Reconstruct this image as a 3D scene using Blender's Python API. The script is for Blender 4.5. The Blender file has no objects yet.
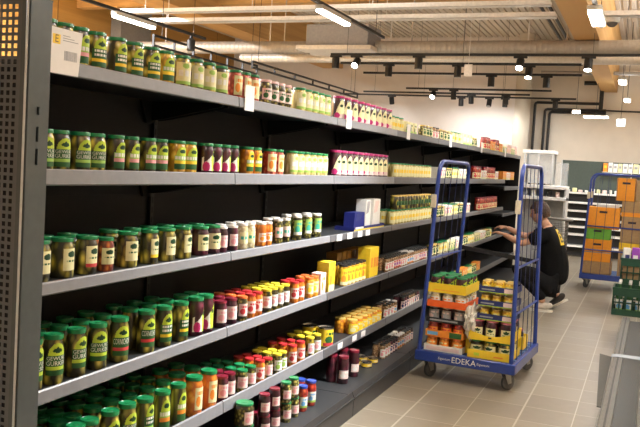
import bpy, bmesh, math, random
from mathutils import Vector, Matrix
from mathutils.bvhtree import BVHTree

rnd = random.Random(7)
PI = math.pi
R = math.radians
COL = bpy.context.scene.collection
sc = bpy.context.scene

# ------------------------------------------------------------------ materials
MATS = {}

def _pr(n):
    m = bpy.data.materials.new(n)
    m.use_nodes = True
    return m, m.node_tree, m.node_tree.nodes['Principled BSDF']

def mat(n, col, rough=0.5, metal=0.0, var=0.08, scale=30.0, coat=0.0, emit=0.0, spec=0.5, bump=0.0):
    """plain surface with a slight procedural colour variation"""
    if n in MATS:
        return MATS[n]
    m, nt, b = _pr(n)
    tc = nt.nodes.new('ShaderNodeTexCoord')
    no = nt.nodes.new('ShaderNodeTexNoise')
    no.inputs['Scale'].default_value = scale
    no.inputs['Detail'].default_value = 3
    nt.links.new(tc.outputs['Object'], no.inputs['Vector'])
    cr = nt.nodes.new('ShaderNodeValToRGB')
    a = [max(0, c * (1 - var)) for c in col]
    z = [min(1, c * (1 + var)) for c in col]
    cr.color_ramp.elements[0].position = 0.3
    cr.color_ramp.elements[1].position = 0.7
    cr.color_ramp.elements[0].color = (*a, 1)
    cr.color_ramp.elements[1].color = (*z, 1)
    nt.links.new(no.outputs['Fac'], cr.inputs['Fac'])
    nt.links.new(cr.outputs['Color'], b.inputs['Base Color'])
    b.inputs['Roughness'].default_value = rough
    b.inputs['Metallic'].default_value = metal
    b.inputs['Coat Weight'].default_value = coat
    b.inputs['Coat Roughness'].default_value = 0.06
    b.inputs['Specular IOR Level'].default_value = spec
    if emit:
        b.inputs['Emission Color'].default_value = (*col, 1)
        b.inputs['Emission Strength'].default_value = emit
    if bump:
        bp = nt.nodes.new('ShaderNodeBump')
        bp.inputs['Strength'].default_value = bump
        bp.inputs['Distance'].default_value = 0.004
        nt.links.new(no.outputs['Fac'], bp.inputs['Height'])
        nt.links.new(bp.outputs['Normal'], b.inputs['Normal'])
    MATS[n] = m
    return m

def contents(n, dark, mid, light, scale=45.0, stretch=0.4, coat=1.0):
    """jar body: food packed behind shiny glass (cells of colour, dark brine between)"""
    if n in MATS:
        return MATS[n]
    m, nt, b = _pr(n)
    tc = nt.nodes.new('ShaderNodeTexCoord')
    oi = nt.nodes.new('ShaderNodeObjectInfo')
    mp = nt.nodes.new('ShaderNodeMapping')
    mp.inputs['Scale'].default_value = (1, 1, stretch)
    ad = nt.nodes.new('ShaderNodeVectorMath'); ad.operation = 'ADD'
    nt.links.new(tc.outputs['Object'], mp.inputs['Vector'])
    nt.links.new(mp.outputs['Vector'], ad.inputs[0])
    nt.links.new(oi.outputs['Random'], ad.inputs[1])
    vo = nt.nodes.new('ShaderNodeTexVoronoi')
    vo.inputs['Scale'].default_value = scale
    nt.links.new(ad.outputs['Vector'], vo.inputs['Vector'])
    cr = nt.nodes.new('ShaderNodeValToRGB')
    e = cr.color_ramp.elements
    e[0].position = 0.13; e[0].color = (*light, 1)
    e[1].position = 0.58; e[1].color = (*dark, 1)
    k = e.new(0.34); k.color = (*mid, 1)
    nt.links.new(vo.outputs['Distance'], cr.inputs['Fac'])
    nt.links.new(cr.outputs['Color'], b.inputs['Base Color'])
    b.inputs['Roughness'].default_value = 0.35
    b.inputs['Coat Weight'].default_value = coat
    b.inputs['Coat Roughness'].default_value = 0.04
    MATS[n] = m
    return m

def film(n, col, alpha=0.35, rough=0.15):
    """thin clear plastic or glass: mostly see-through with gloss"""
    if n in MATS:
        return MATS[n]
    m = bpy.data.materials.new(n); m.use_nodes = True
    nt = m.node_tree; nt.nodes.clear()
    out = nt.nodes.new('ShaderNodeOutputMaterial')
    tr = nt.nodes.new('ShaderNodeBsdfTransparent')
    pr = nt.nodes.new('ShaderNodeBsdfPrincipled')
    pr.inputs['Base Color'].default_value = (*col, 1)
    pr.inputs['Roughness'].default_value = rough
    mx = nt.nodes.new('ShaderNodeMixShader')
    mx.inputs['Fac'].default_value = alpha
    nt.links.new(tr.outputs[0], mx.inputs[1]); nt.links.new(pr.outputs[0], mx.inputs[2])
    nt.links.new(mx.outputs[0], out.inputs['Surface'])
    MATS[n] = m
    return m

def wood_mat(n, c1, c2, stretch):
    m, nt, b = _pr(n)
    tc = nt.nodes.new('ShaderNodeTexCoord')
    mp = nt.nodes.new('ShaderNodeMapping'); mp.inputs['Scale'].default_value = stretch
    no = nt.nodes.new('ShaderNodeTexNoise'); no.inputs['Scale'].default_value = 2.5; no.inputs['Detail'].default_value = 6
    nt.links.new(tc.outputs['Object'], mp.inputs['Vector']); nt.links.new(mp.outputs['Vector'], no.inputs['Vector'])
    cr = nt.nodes.new('ShaderNodeValToRGB')
    cr.color_ramp.elements[0].position = 0.3; cr.color_ramp.elements[0].color = (*c1, 1)
    cr.color_ramp.elements[1].position = 0.7; cr.color_ramp.elements[1].color = (*c2, 1)
    nt.links.new(no.outputs['Fac'], cr.inputs['Fac']); nt.links.new(cr.outputs['Color'], b.inputs['Base Color'])
    b.inputs['Roughness'].default_value = 0.6
    return m

def tile_mat():
    m, nt, b = _pr('floor_tiles')
    ge = nt.nodes.new('ShaderNodeNewGeometry')
    sp = nt.nodes.new('ShaderNodeSeparateXYZ'); nt.links.new(ge.outputs['Position'], sp.inputs[0])
    def line(axis, off, per, half):
        a = nt.nodes.new('ShaderNodeMath'); a.operation = 'SUBTRACT'; a.inputs[1].default_value = off - per * 100
        nt.links.new(sp.outputs[axis], a.inputs[0])
        d = nt.nodes.new('ShaderNodeMath'); d.operation = 'PINGPONG'; d.inputs[1].default_value = per / 2
        nt.links.new(a.outputs[0], d.inputs[0])
        c = nt.nodes.new('ShaderNodeMath'); c.operation = 'LESS_THAN'; c.inputs[1].default_value = half
        nt.links.new(d.outputs[0], c.inputs[0])
        return c
    l1 = line('X', 0.514, 0.3405, 0.0035); l2 = line('Y', 5.675, 0.345, 0.003); l3 = line('X', 0.514, 0.681, 0.006)
    mx = nt.nodes.new('ShaderNodeMath'); mx.operation = 'MAXIMUM'
    nt.links.new(l1.outputs[0], mx.inputs[0]); nt.links.new(l2.outputs[0], mx.inputs[1])
    mx2 = nt.nodes.new('ShaderNodeMath'); mx2.operation = 'MAXIMUM'
    nt.links.new(mx.outputs[0], mx2.inputs[0]); nt.links.new(l3.outputs[0], mx2.inputs[1])
    # each tile its own slight tone
    fx = nt.nodes.new('ShaderNodeVectorMath'); fx.operation = 'SUBTRACT'; fx.inputs[1].default_value = (0.514, 5.675, 0)
    nt.links.new(ge.outputs['Position'], fx.inputs[0])
    dv = nt.nodes.new('ShaderNodeVectorMath'); dv.operation = 'DIVIDE'; dv.inputs[1].default_value = (0.3405, 0.345, 1)
    nt.links.new(fx.outputs[0], dv.inputs[0])
    fl = nt.nodes.new('ShaderNodeVectorMath'); fl.operation = 'FLOOR'; nt.links.new(dv.outputs[0], fl.inputs[0])
    wn = nt.nodes.new('ShaderNodeTexWhiteNoise'); nt.links.new(fl.outputs[0], wn.inputs['Vector'])
    no = nt.nodes.new('ShaderNodeTexNoise'); no.inputs['Scale'].default_value = 14; no.inputs['Detail'].default_value = 5
    nt.links.new(ge.outputs['Position'], no.inputs['Vector'])
    av = nt.nodes.new('ShaderNodeMath'); av.operation = 'ADD'
    nt.links.new(wn.outputs['Value'], av.inputs[0]); nt.links.new(no.outputs['Fac'], av.inputs[1])
    cr = nt.nodes.new('ShaderNodeValToRGB')
    cr.color_ramp.elements[0].position = 0.3; cr.color_ramp.elements[0].color = (0.215, 0.184, 0.138, 1)
    cr.color_ramp.elements[1].position = 1.3 / 1.5; cr.color_ramp.elements[1].color = (0.255, 0.222, 0.168, 1)
    hv = nt.nodes.new('ShaderNodeMath'); hv.operation = 'MULTIPLY'; hv.inputs[1].default_value = 0.6
    nt.links.new(av.outputs[0], hv.inputs[0]); nt.links.new(hv.outputs[0], cr.inputs['Fac'])
    mc = nt.nodes.new('ShaderNodeMix'); mc.data_type = 'RGBA'
    nt.links.new(mx2.outputs[0], mc.inputs['Factor']); nt.links.new(cr.outputs['Color'], mc.inputs['A'])
    mc.inputs['B'].default_value = (0.42, 0.38, 0.31, 1)
    nt.links.new(mc.outputs['Result'], b.inputs['Base Color'])
    b.inputs['Roughness'].default_value = 0.42
    return m

# ------------------------------------------------------------------ mesh collector
class MB:
    def __init__(self):
        self.v = []; self.f = []; self.m = []
    def add(self, vs, fs, mi=0):
        o = len(self.v)
        self.v += [tuple(p) for p in vs]
        for f in fs:
            self.f.append([o + i for i in f]); self.m.append(mi)
    def box(self, x0, x1, y0, y1, z0, z1, mi=0, M=None):
        vs = [Vector(p) for p in ((x0, y0, z0), (x1, y0, z0), (x1, y1, z0), (x0, y1, z0), (x0, y0, z1), (x1, y0, z1), (x1, y1, z1), (x0, y1, z1))]
        if M is not None:
            vs = [M @ p for p in vs]
        self.add(vs, [(3, 2, 1, 0), (4, 5, 6, 7), (0, 1, 5, 4), (1, 2, 6, 5), (2, 3, 7, 6), (3, 0, 4, 7)], mi)
        return self
    def rbox(self, x0, x1, y0, y1, z0, z1, b=0.004, mi=0, M=None, seg=1):
        bm = bmesh.new(); bmesh.ops.create_cube(bm, size=1)
        for p in bm.verts:
            p.co = Vector((x0 + (p.co.x + .5) * (x1 - x0), y0 + (p.co.y + .5) * (y1 - y0), z0 + (p.co.z + .5) * (z1 - z0)))
        bmesh.ops.bevel(bm, geom=bm.edges[:], offset=b, segments=seg, profile=0.5, affect='EDGES')
        if M is not None:
            for p in bm.verts: p.co = M @ p.co
        bm.verts.index_update()
        self.add([p.co[:] for p in bm.verts], [[p.index for p in f.verts] for f in bm.faces], mi)
        bm.free(); return self
    def lathe(self, prof, n=20, c=(0, 0, 0), mi=0, M=None):
        vs = []; fs = []
        for r, z in prof:
            for k in range(n):
                a = 2 * PI * k / n
                vs.append(Vector((c[0] + r * math.cos(a), c[1] + r * math.sin(a), c[2] + z)))
        for i in range(len(prof) - 1):
            for k in range(n):
                k2 = (k + 1) % n
                fs.append((i * n + k, i * n + k2, (i + 1) * n + k2, (i + 1) * n + k))
        fs.append(tuple(reversed(range(n))))
        fs.append(tuple((len(prof) - 1) * n + k for k in range(n)))
        if M is not None: vs = [M @ p for p in vs]
        self.add(vs, fs, mi); return self
    def tube(self, pts, r, n=8, mi=0, closed=False):
        pts = [Vector(p) for p in pts]
        N = len(pts); vs = []; fs = []; up = None
        for i, p in enumerate(pts):
            if closed: t = (pts[(i + 1) % N] - pts[i - 1])
            elif i == 0: t = pts[1] - p
            elif i == N - 1: t = p - pts[-2]
            else: t = (pts[i + 1] - p).normalized() + (p - pts[i - 1]).normalized()
            t.normalize()
            if up is None:
                up = t.orthogonal().normalized()
            up = (up - t * up.dot(t)).normalized()
            s = t.cross(up)
            rr = r[i] if isinstance(r, (list, tuple)) else r
            for k in range(n):
                a = 2 * PI * k / n
                vs.append(p + (up * math.cos(a) + s * math.sin(a)) * rr)
        for i in range(N - (0 if closed else 1)):
            j = (i + 1) % N
            for k in range(n):
                k2 = (k + 1) % n
                fs.append((i * n + k, i * n + k2, j * n + k2, j * n + k))
        if not closed:
            fs.append(tuple(reversed(range(n)))); fs.append(tuple((N - 1) * n + k for k in range(n)))
        self.add(vs, fs, mi); return self
    def prism(self, poly, axis, a0, a1, mi=0, M=None):
        """extrude a 2D polygon along x, y or z"""
        def p3(q, a):
            return {'x': (a, q[0], q[1]), 'y': (q[0], a, q[1]), 'z': (q[0], q[1], a)}[axis]
        n = len(poly)
        vs = [Vector(p3(q, a0)) for q in poly] + [Vector(p3(q, a1)) for q in poly]
        if M is not None: vs = [M @ p for p in vs]
        fs = [tuple(reversed(range(n))), tuple(range(n, 2 * n))]
        for i in range(n):
            j = (i + 1) % n
            fs.append((i, j, n + j, n + i))
        self.add(vs, fs, mi); return self
    def mesh(self, name, mats, smooth=True):
        me = bpy.data.meshes.new(name)
        me.from_pydata(self.v, [], self.f)
        for m in mats: me.materials.append(m)
        for p, mi in zip(me.polygons, self.m): p.material_index = mi
        bm = bmesh.new(); bm.from_mesh(me); bmesh.ops.recalc_face_normals(bm, faces=bm.faces); bm.to_mesh(me); bm.free()
        if smooth:
            for p in me.polygons: p.use_smooth = True
            me.set_sharp_from_angle(angle=R(38))
        me.update()
        return me
    def build(self, name, mats, parent=None, loc=None, smooth=True):
        if not isinstance(mats, (list, tuple)): mats = [mats]
        return link(name, self.mesh(name, mats, smooth), parent, loc)

def link(name, me, parent=None, loc=None):
    o = bpy.data.objects.new(name, me); COL.objects.link(o)
    if parent is not None: o.parent = parent
    if loc is not None: o.location = loc
    return o

def tag(o, label, cat, group=None, kind=None):
    o['label'] = label; o['category'] = cat
    if group: o['group'] = group
    if kind: o['kind'] = kind
    return o

def thing(name, label, cat, loc=(0, 0, 0), rz=0.0, group=None):
    o = bpy.data.objects.new(name, None); COL.objects.link(o)
    o.empty_display_size = 0.05
    o.location = loc; o.rotation_euler = (0, 0, rz)
    return tag(o, label, cat, group)

def struct(name, mb, mats, smooth=False):
    o = mb.build(name, mats, smooth=smooth); o['kind'] = 'structure'
    return o

ONES = 'zeroth first second third fourth fifth sixth seventh eighth ninth tenth eleventh twelfth thirteenth fourteenth fifteenth sixteenth seventeenth eighteenth nineteenth'.split()
def ordinal(n):
    if n < 20: return ONES[n]
    tens = {2: 'twent', 3: 'thirt', 4: 'fort', 5: 'fift', 6: 'sixt'}[n // 10]
    return tens + 'ieth' if n % 10 == 0 else tens + 'y-' + ONES[n % 10]

def text_mesh(s, size):
    """2D lettering centred on the origin: vertices, faces"""
    cu = bpy.data.curves.new('lettering', 'FONT'); cu.body = s; cu.size = size; cu.align_x = 'CENTER'; cu.align_y = 'CENTER'
    cu.resolution_u = 2
    ob = bpy.data.objects.new('lettering', cu); COL.objects.link(ob)
    dg = bpy.context.evaluated_depsgraph_get()
    me = bpy.data.meshes.new_from_object(ob.evaluated_get(dg))
    vs = [v.co.copy() for v in me.vertices]; fs = [list(p.vertices) for p in me.polygons]
    bpy.data.objects.remove(ob); bpy.data.curves.remove(cu); bpy.data.meshes.remove(me)
    return vs, fs

# palette ------------------------------------------------------------------
PAL = {
 'lime': (0.50, 0.66, 0.05), 'lgreen': (0.33, 0.55, 0.10), 'dgreen': (0.008, 0.055, 0.016), 'mgreen': (0.022, 0.115, 0.028), 'white': (0.80, 0.79, 0.74),
 'red': (0.62, 0.05, 0.06), 'yellow': (0.88, 0.62, 0.03), 'cream': (0.78, 0.74, 0.42), 'magenta': (0.55, 0.02, 0.17), 'pink': (0.80, 0.35, 0.38),
 'rose': (0.80, 0.62, 0.58), 'navy': (0.02, 0.03, 0.14), 'orange': (0.85, 0.28, 0.03), 'teal': (0.05, 0.42, 0.30), 'black': (0.012, 0.012, 0.012), 'purple': (0.30, 0.06, 0.42),
 'sky': (0.15, 0.42, 0.75), 'amber': (0.34, 0.17, 0.03), 'grey': (0.35, 0.35, 0.36),
}
def paper(k): return mat('paper_' + k, PAL[k], rough=0.45, var=0.05, scale=60)
# ------------------------------------------------------------------ groceries
def oval(u, v, cu, cv, a, b): return ((u - cu) / a) ** 2 + ((v - cv) / b) ** 2 < 1

def L_lime(strip, text=True):
    def f(u, v):
        if v > .60:
            if oval(u, v, .5, .77, .21, .07) or (abs(u - .5) < .13 * (.89 - v) / .1 and .80 < v < .89): return 'dgreen'
            if oval(u, v, .5, .60, .40, .40): return 'lime'
            return None
        if v > .29:
            if not text and (.36 < v < .44 or .49 < v < .57) and int(u * 22) % 4 and .12 < u < .88: return 'white'
            return 'mgreen'
        if v > .17: return strip
        return 'mgreen'
    return f
def L_pale(strip, arch='lime'):
    """paler lime label with one line of white words"""
    def f(u, v):
        if v > .62:
            if oval(u, v, .55, .80, .25, .09): return 'dgreen'
            if oval(u, v, .55, .60, .45, .42): return arch
            return None
        if v > .40: return 'white' if (.44 < v < .58 and int(u * 26) % 5) else 'lgreen'
        if v > .24: return strip
        return 'mgreen'
    return f
def L_cream(strip):
    def f(u, v):
        if oval(u, v, .5, .74, .26, .14): return 'dgreen'
        if v < .16: return strip
        if .38 < v < .46 and .2 < u < .8 and int(u * 18) % 4: return 'mgreen'
        return 'cream'
    return f
def L_swoosh(u, v):
    if v > .30 + .70 * u ** 1.4 + (.25 if u < .12 else 0): return None
    if u > .58:
        if oval(u, v, .80, .70, .13, .09): return 'dgreen'
        return 'lime' if u > .66 - .12 * v else 'white'
    if oval(u, v, .28, .16, .22, .22): return 'magenta'
    return 'white'
def L_leaf(u, v):
    if oval(u, v, .26, .14, .2, .16): return 'magenta'
    w = .44 * (1 - v) ** .55
    if abs(u - .5 - .10 * v) < w:
        if oval(u, v, .56, .66, .12, .08): return 'dgreen'
        return 'cream' if v > .22 else 'rose'
    return None
def L_plain(bg, motif, low=None):
    def f(u, v):
        if low and v < .2: return low
        if oval(u, v, .3, .38, .2, .24): return motif
        if .68 < v < .84 and .15 < u < .85 and int(u * 20) % 4: return motif
        return bg
    return f
def L_band(bg, b1, b2):
    def f(u, v):
        if .35 < v < .65: return b1 if int(u * 9) % 3 else bg
        if v < .15: return b2
        if oval(u, v, .5, .83, .2, .11): return b2
        return bg
    return f

LID = {k: (lambda c, k=k: mat('lid_' + k, c, rough=0.3, var=0.06, scale=40, coat=0.3))(c) for k, c in {
    'green': (0.009, 0.215, 0.068), 'white': (0.78, 0.74, 0.68), 'pink': (0.80, 0.55, 0.55), 'magenta': (0.42, 0.02, 0.14), 'red': (0.48, 0.025, 0.03),
    'orange': (0.78, 0.17, 0.04), 'yellow': (0.72, 0.60, 0.04), 'blue': (0.03, 0.07, 0.36), 'darkred': (0.20, 0.012, 0.03), 'black': (0.02, 0.02, 0.02), 'gold': (0.72, 0.50, 0.12)}.items()}

B = {
 'gherkin': contents('gherkins_in_brine', (0.022, 0.017, 0.003), (0.27, 0.22, 0.03), (0.80, 0.66, 0.10), 31, .5),
 'corn': contents('corn_cobs', (0.50, 0.24, 0.01), (0.82, 0.50, 0.03), (0.92, 0.66, 0.10), 50, .5),
 'mixed': contents('mixed_pickles', (0.035, 0.028, 0.004), (0.45, 0.34, 0.03), (0.90, 0.78, 0.20), 34, .7),
 'beet': contents('beetroot_slices', (0.030, 0.003, 0.008), (0.075, 0.006, 0.02), (0.13, 0.015, 0.04), 30, .5),
 'salad': contents('red_salad', (0.35, 0.03, 0.015), (0.72, 0.12, 0.06), (0.85, 0.34, 0.2), 45, .8),
 'olive': contents('green_olives', (0.03, 0.025, 0.004), (0.25, 0.22, 0.04), (0.66, 0.58, 0.16), 55, .9),
 'celery': contents('celery_strips', (0.50, 0.40, 0.12), (0.78, 0.68, 0.28), (0.90, 0.84, 0.5), 55, .25),
 'mandarin': contents('mandarin_segments', (0.55, 0.17, 0.01), (0.85, 0.36, 0.02), (0.92, 0.52, 0.06), 45, .8),
 'pepper': contents('red_peppers', (0.16, 0.02, 0.01), (0.48, 0.10, 0.02), (0.70, 0.25, 0.05), 50, .6),
 'onion': contents('silver_onions', (0.55, 0.46, 0.25), (0.80, 0.72, 0.48), (0.92, 0.88, 0.7), 60, 1),
 'carrot': contents('carrot_strips', (0.50, 0.12, 0.01), (0.85, 0.27, 0.02), (0.92, 0.42, 0.07), 55, .4),
 'tomato': contents('tomato_pieces', (0.22, 0.01, 0.008), (0.50, 0.04, 0.02), (0.65, 0.10, 0.04), 40, .8),
 'pumpkin': contents('pumpkin_pieces', (0.50, 0.12, 0.01), (0.78, 0.26, 0.02), (0.86, 0.42, 0.06), 28, .8),
 'slices': contents('gherkin_sticks', (0.03, 0.03, 0.004), (0.28, 0.29, 0.03), (0.78, 0.74, 0.12), 42, .14),
 'spice': contents('dried_spice', (0.20, 0.10, 0.04), (0.45, 0.30, 0.16), (0.65, 0.5, 0.35), 90, 1),
}
STEEL = mat('tin_rim', (0.62, 0.60, 0.55), rough=0.25, metal=1.0)

# kind: D, H, stem, description, category, lid, body, label function, label heights, span in degrees, words
KIND = {
 'gh_lime': (0.078, 0.143, 'gherkin_jar', 'green-lidded gherkin jar with lime label', 'jar', 'green', 'gherkin', L_lime('lgreen'), (.10, .80), 118, ('GEWÜRZ', 'GURKEN')),
 'gh_red': (0.071, 0.143, 'gherkin_jar', 'slim green-lidded gherkin jar with red-striped label', 'jar', 'green', 'gherkin', L_pale('pink'), (.10, .80), 112, ()),
 'gh_yel': (0.082, 0.143, 'gherkin_jar', 'green-lidded jar of plump gherkins with yellow-striped label', 'jar', 'green', 'mixed', L_lime('yellow', False), (.10, .84), 104, ()),
 'corn': (0.086, 0.143, 'corn_jar', 'green-lidded jar of yellow baby corn', 'jar', 'green', 'corn', L_pale('yellow'), (.12, .80), 96, ()),
 'mixp': (0.084, 0.143, 'pickle_jar', 'green-lidded jar of mixed yellow pickles', 'jar', 'green', 'mixed', L_band('cream', 'white', 'lgreen'), (.12, .78), 120, ()),
 'sal_red': (0.079, 0.143, 'salad_jar', 'green-lidded jar of red salad', 'jar', 'green', 'salad', L_plain('cream', 'orange'), (.14, .80), 96, ()),
 'olive_w': (0.074, 0.135, 'olive_jar', 'pale-lidded jar of dark green olives', 'jar', 'pink', 'olive', L_plain('rose', 'mgreen'), (.22, .66), 110, ()),
 'celery': (0.082, 0.143, 'celery_jar', 'green-lidded jar of pale yellow celery', 'jar', 'green', 'celery', L_band('cream', 'white', 'lgreen'), (.14, .80), 130, ()),
 'beet_m': (0.086, 0.160, 'beetroot_jar', 'magenta-lidded beetroot jar with cream label', 'jar', 'magenta', 'beet', L_leaf, (.08, .84), 130, ()),
 'celery_s': (.075, .12, 'celery_jar', 'squat green-lidded jar of pale vegetables', 'jar', 'green', 'celery', L_band('cream', 'yellow', 'cream'), (.10, .80), 120, ()),
 'celery_s2': (.075, .12, 'pickle_jar', 'squat stacked gold-lidded olive jar', 'jar', 'gold', 'gherkin', L_plain('mgreen', 'dgreen'), (.3, .6), 70, ()),
 'olive_s': (.075, .11, 'olive_jar', 'squat gold-lidded jar of olives', 'jar', 'gold', 'olive', L_plain('cream', 'mgreen'), (.15, .75), 120, ()),
 'sal_red_s': (0.090, 0.160, 'salad_jar', 'squat red jar with white label', 'jar', 'darkred', 'tomato', L_plain('cream', 'red'), (.08, .50), 150, ()),
 'beet': (0.077, 0.143, 'beetroot_jar', 'green-lidded beetroot jar with white swoosh label', 'jar', 'green', 'beet', L_swoosh, (.10, .86), 120, ()),
 'mandarin': (0.076, 0.143, 'mandarin_jar', 'green-lidded jar of orange fruit', 'jar', 'green', 'mandarin', L_pale('yellow', 'yellow'), (.12, .80), 96, ()),
 'beet_mt': (0.090, 0.175, 'beetroot_jar', 'tall magenta-lidded beetroot jar', 'jar', 'magenta', 'beet', L_leaf, (.08, .80), 130, ()),
 'gsq': (0.087, 0.147, 'gherkin_jar', 'squat gherkin jar with cream label', 'jar', 'green', 'gherkin', L_cream('cream'), (.20, .74), 92, ()),
 'gsq_r': (.083, .147, 'gherkin_jar', 'squat gherkin jar with red-edged cream label', 'jar', 'green', 'gherkin', L_cream('red'), (.20, .74), 100, ()),
 'gsq_y': (.080, .147, 'gherkin_jar', 'squat gherkin jar with yellow-edged cream label', 'jar', 'green', 'gherkin', L_cream('yellow'), (.20, .74), 92, ()),
 'pepper': (.064, .133, 'pepper_jar', 'narrow green-lidded jar of red peppers', 'jar', 'green', 'pepper', L_cream('cream'), (.22, .70), 120, ()),
 'beet_sq': (.083, .14, 'beetroot_jar', 'squat green-lidded beetroot jar with cream label', 'jar', 'green', 'beet', L_cream('cream'), (.18, .72), 110, ()),
 'beet_sw': (.062, .13, 'beetroot_jar', 'small pale-lidded beetroot jar', 'jar', 'white', 'beet', L_plain('rose', 'pink'), (.20, .66), 130, ()),
 'onion': (.062, .135, 'onion_jar', 'white-lidded jar of cream onions', 'jar', 'white', 'onion', L_band('cream', 'teal', 'cream'), (.22, .66), 130, ()),
 'carrot': (.060, .13, 'carrot_jar', 'white-lidded jar of orange carrots', 'jar', 'white', 'carrot', L_plain('rose', 'orange'), (.18, .55), 130, ()),
 'olive_t': (.060, .14, 'olive_jar', 'white-lidded olive jar with teal label', 'jar', 'white', 'olive', L_band('rose', 'teal', 'rose'), (.24, .66), 130, ()),
 'olive_l': (.066, .15, 'olive_jar', 'white-lidded pickle jar with green label', 'jar', 'white', 'olive', L_plain('lgreen', 'teal', 'white'), (.22, .80), 130, ()),
 'gt_lime': (.074, .182, 'gherkin_jar', 'tall gherkin jar with lime label', 'jar', 'green', 'gherkin', L_lime('lime'), (.20, .84), 132, ('GEWÜRZ', 'GURKEN')),
 'gl5': (.078, .200, 'gherkin_jar', 'extra tall gherkin jar with lime label', 'jar', 'green', 'gherkin', L_lime('lime'), (.22, .82), 132, ('GEWÜRZ', 'GURKEN')),
 'gt_red': (.078, .182, 'gherkin_jar', 'tall gherkin jar with red-striped lime label', 'jar', 'green', 'gherkin', L_lime('red'), (.16, .82), 126, ('CORNICHONS',)),
 'gt_yel': (.074, .182, 'gherkin_jar', 'tall gherkin jar with yellow-striped lime label', 'jar', 'green', 'gherkin', L_lime('yellow', False), (.14, .82), 116, ()),
 'gt_yel2': (.078, .190, 'gherkin_jar', 'tall jar of bright gherkins with white-lettered label', 'jar', 'green', 'slices', L_lime('lgreen', False), (.20, .86), 100, ()),
 'beet_t': (.078, .185, 'beetroot_jar', 'tall green-lidded beetroot jar with swoosh label', 'jar', 'green', 'beet', L_swoosh, (.12, .78), 116, ()),
 'beet_p': (.066, .135, 'beetroot_jar', 'red-lidded beetroot jar with rose label', 'jar', 'darkred', 'beet', L_plain('rose', 'pink'), (.20, .70), 140, ()),
 'olive_p': (.062, .13, 'olive_jar', 'orange-lidded jar of green olives', 'jar', 'orange', 'olive', L_plain('rose', 'red'), (.20, .70), 140, ()),
 'carrot_p': (.060, .13, 'carrot_jar', 'red-lidded jar of orange vegetables', 'jar', 'red', 'carrot', L_plain('rose', 'red'), (.20, .70), 140, ()),
 'mix_p': (.060, .13, 'pickle_jar', 'yellow-lidded jar of mixed vegetables', 'jar', 'yellow', 'mixed', L_plain('white', 'pink'), (.20, .70), 140, ()),
 'yel_p': (.060, .13, 'pepper_jar', 'orange-lidded jar of yellow peppers', 'jar', 'orange', 'mandarin', L_plain('cream', 'yellow'), (.2, .74), 130, ()),
 'spice_w': (.050, .115, 'spice_jar', 'small spice jar with white label', 'jar', 'black', 'spice', L_plain('white', 'pink'), (.12, .66), 120, ()),
 'spice_d': (.050, .115, 'spice_jar', 'small dark spice jar with pale label', 'jar', 'black', 'beet', L_plain('rose', 'navy'), (.12, .66), 130, ()),
 'gt_slice': (.076, .190, 'gherkin_jar', 'tall green-lidded jar of gherkin spears', 'jar', 'green', 'slices', L_pale('orange'), (.12, .80), 84, ()),
 'pump': (.088, .190, 'pumpkin_jar', 'tall green-lidded jar of orange pumpkin', 'jar', 'green', 'pumpkin', L_plain('cream', 'orange'), (.18, .74), 80, ()),
 'olive_pg': (.066, .12, 'pickle_jar', 'green-lidded pickle jar with rose label', 'jar', 'green', 'olive', L_plain('rose', 'pink'), (.20, .70), 140, ()),
 'olive_pr': (.060, .12, 'pickle_jar', 'red-lidded pickle jar with rose label', 'jar', 'red', 'olive', L_plain('rose', 'pink'), (.20, .70), 140, ()),
 'olive_py': (.060, .12, 'pickle_jar', 'yellow-lidded pickle jar with white label', 'jar', 'yellow', 'olive', L_plain('white', 'lgreen'), (.20, .70), 140, ()),
 'big_p': (.100, .118, 'pickle_jar', 'wide pickle jar with rose label', 'jar', 'green', 'olive', L_plain('rose', 'pink'), (.10, .66), 70, ()),
 'olive_b': (.064, .118, 'pickle_jar', 'stacked pickle jar with rose label', 'jar', 'green', 'olive', L_plain('rose', 'pink'), (.2, .62), 110, ()),
 'beet_b': (.064, .118, 'beetroot_jar', 'stacked dark beetroot jar', 'jar', 'darkred', 'beet', L_plain('rose', 'pink'), (.2, .62), 110, ()),
 'tom': (.066, .155, 'tomato_jar', 'blue-lidded jar of red tomatoes', 'jar', 'blue', 'tomato', L_plain('white', 'sky', 'lgreen'), (.16, .58), 110, ()),
 'beet_bot': (.075, .19, 'beetroot_jar', 'tall dark red jar with white label', 'jar', 'darkred', 'beet', L_plain('rose', 'white'), (.20, .50), 140, ()),
 'yel_can': (.07, .15, 'mustard_jar', 'dark-lidded jar with bright yellow label', 'jar', 'black', 'corn', L_plain('yellow', 'orange', 'cream'), (.06, .80), 140, ()),
 'spice_p': (.05, .115, 'spice_jar', 'small spice jar with coloured label', 'jar', 'black', 'spice', L_band('rose', 'purple', 'red'), (.12, .66), 120, ()),
 'spice_s': (.05, .115, 'spice_jar', 'small white-lidded spice jar with blue label', 'jar', 'white', 'spice', L_band('white', 'sky', 'orange'), (.12, .66), 120, ()),
 'yel_glass': (.085, .11, 'mustard_glass', 'yellow-lidded glass of mustard', 'jar', 'gold', 'mandarin', L_plain('yellow', 'cream', 'yellow'), (.08, .74), 150, ()),
}
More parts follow.
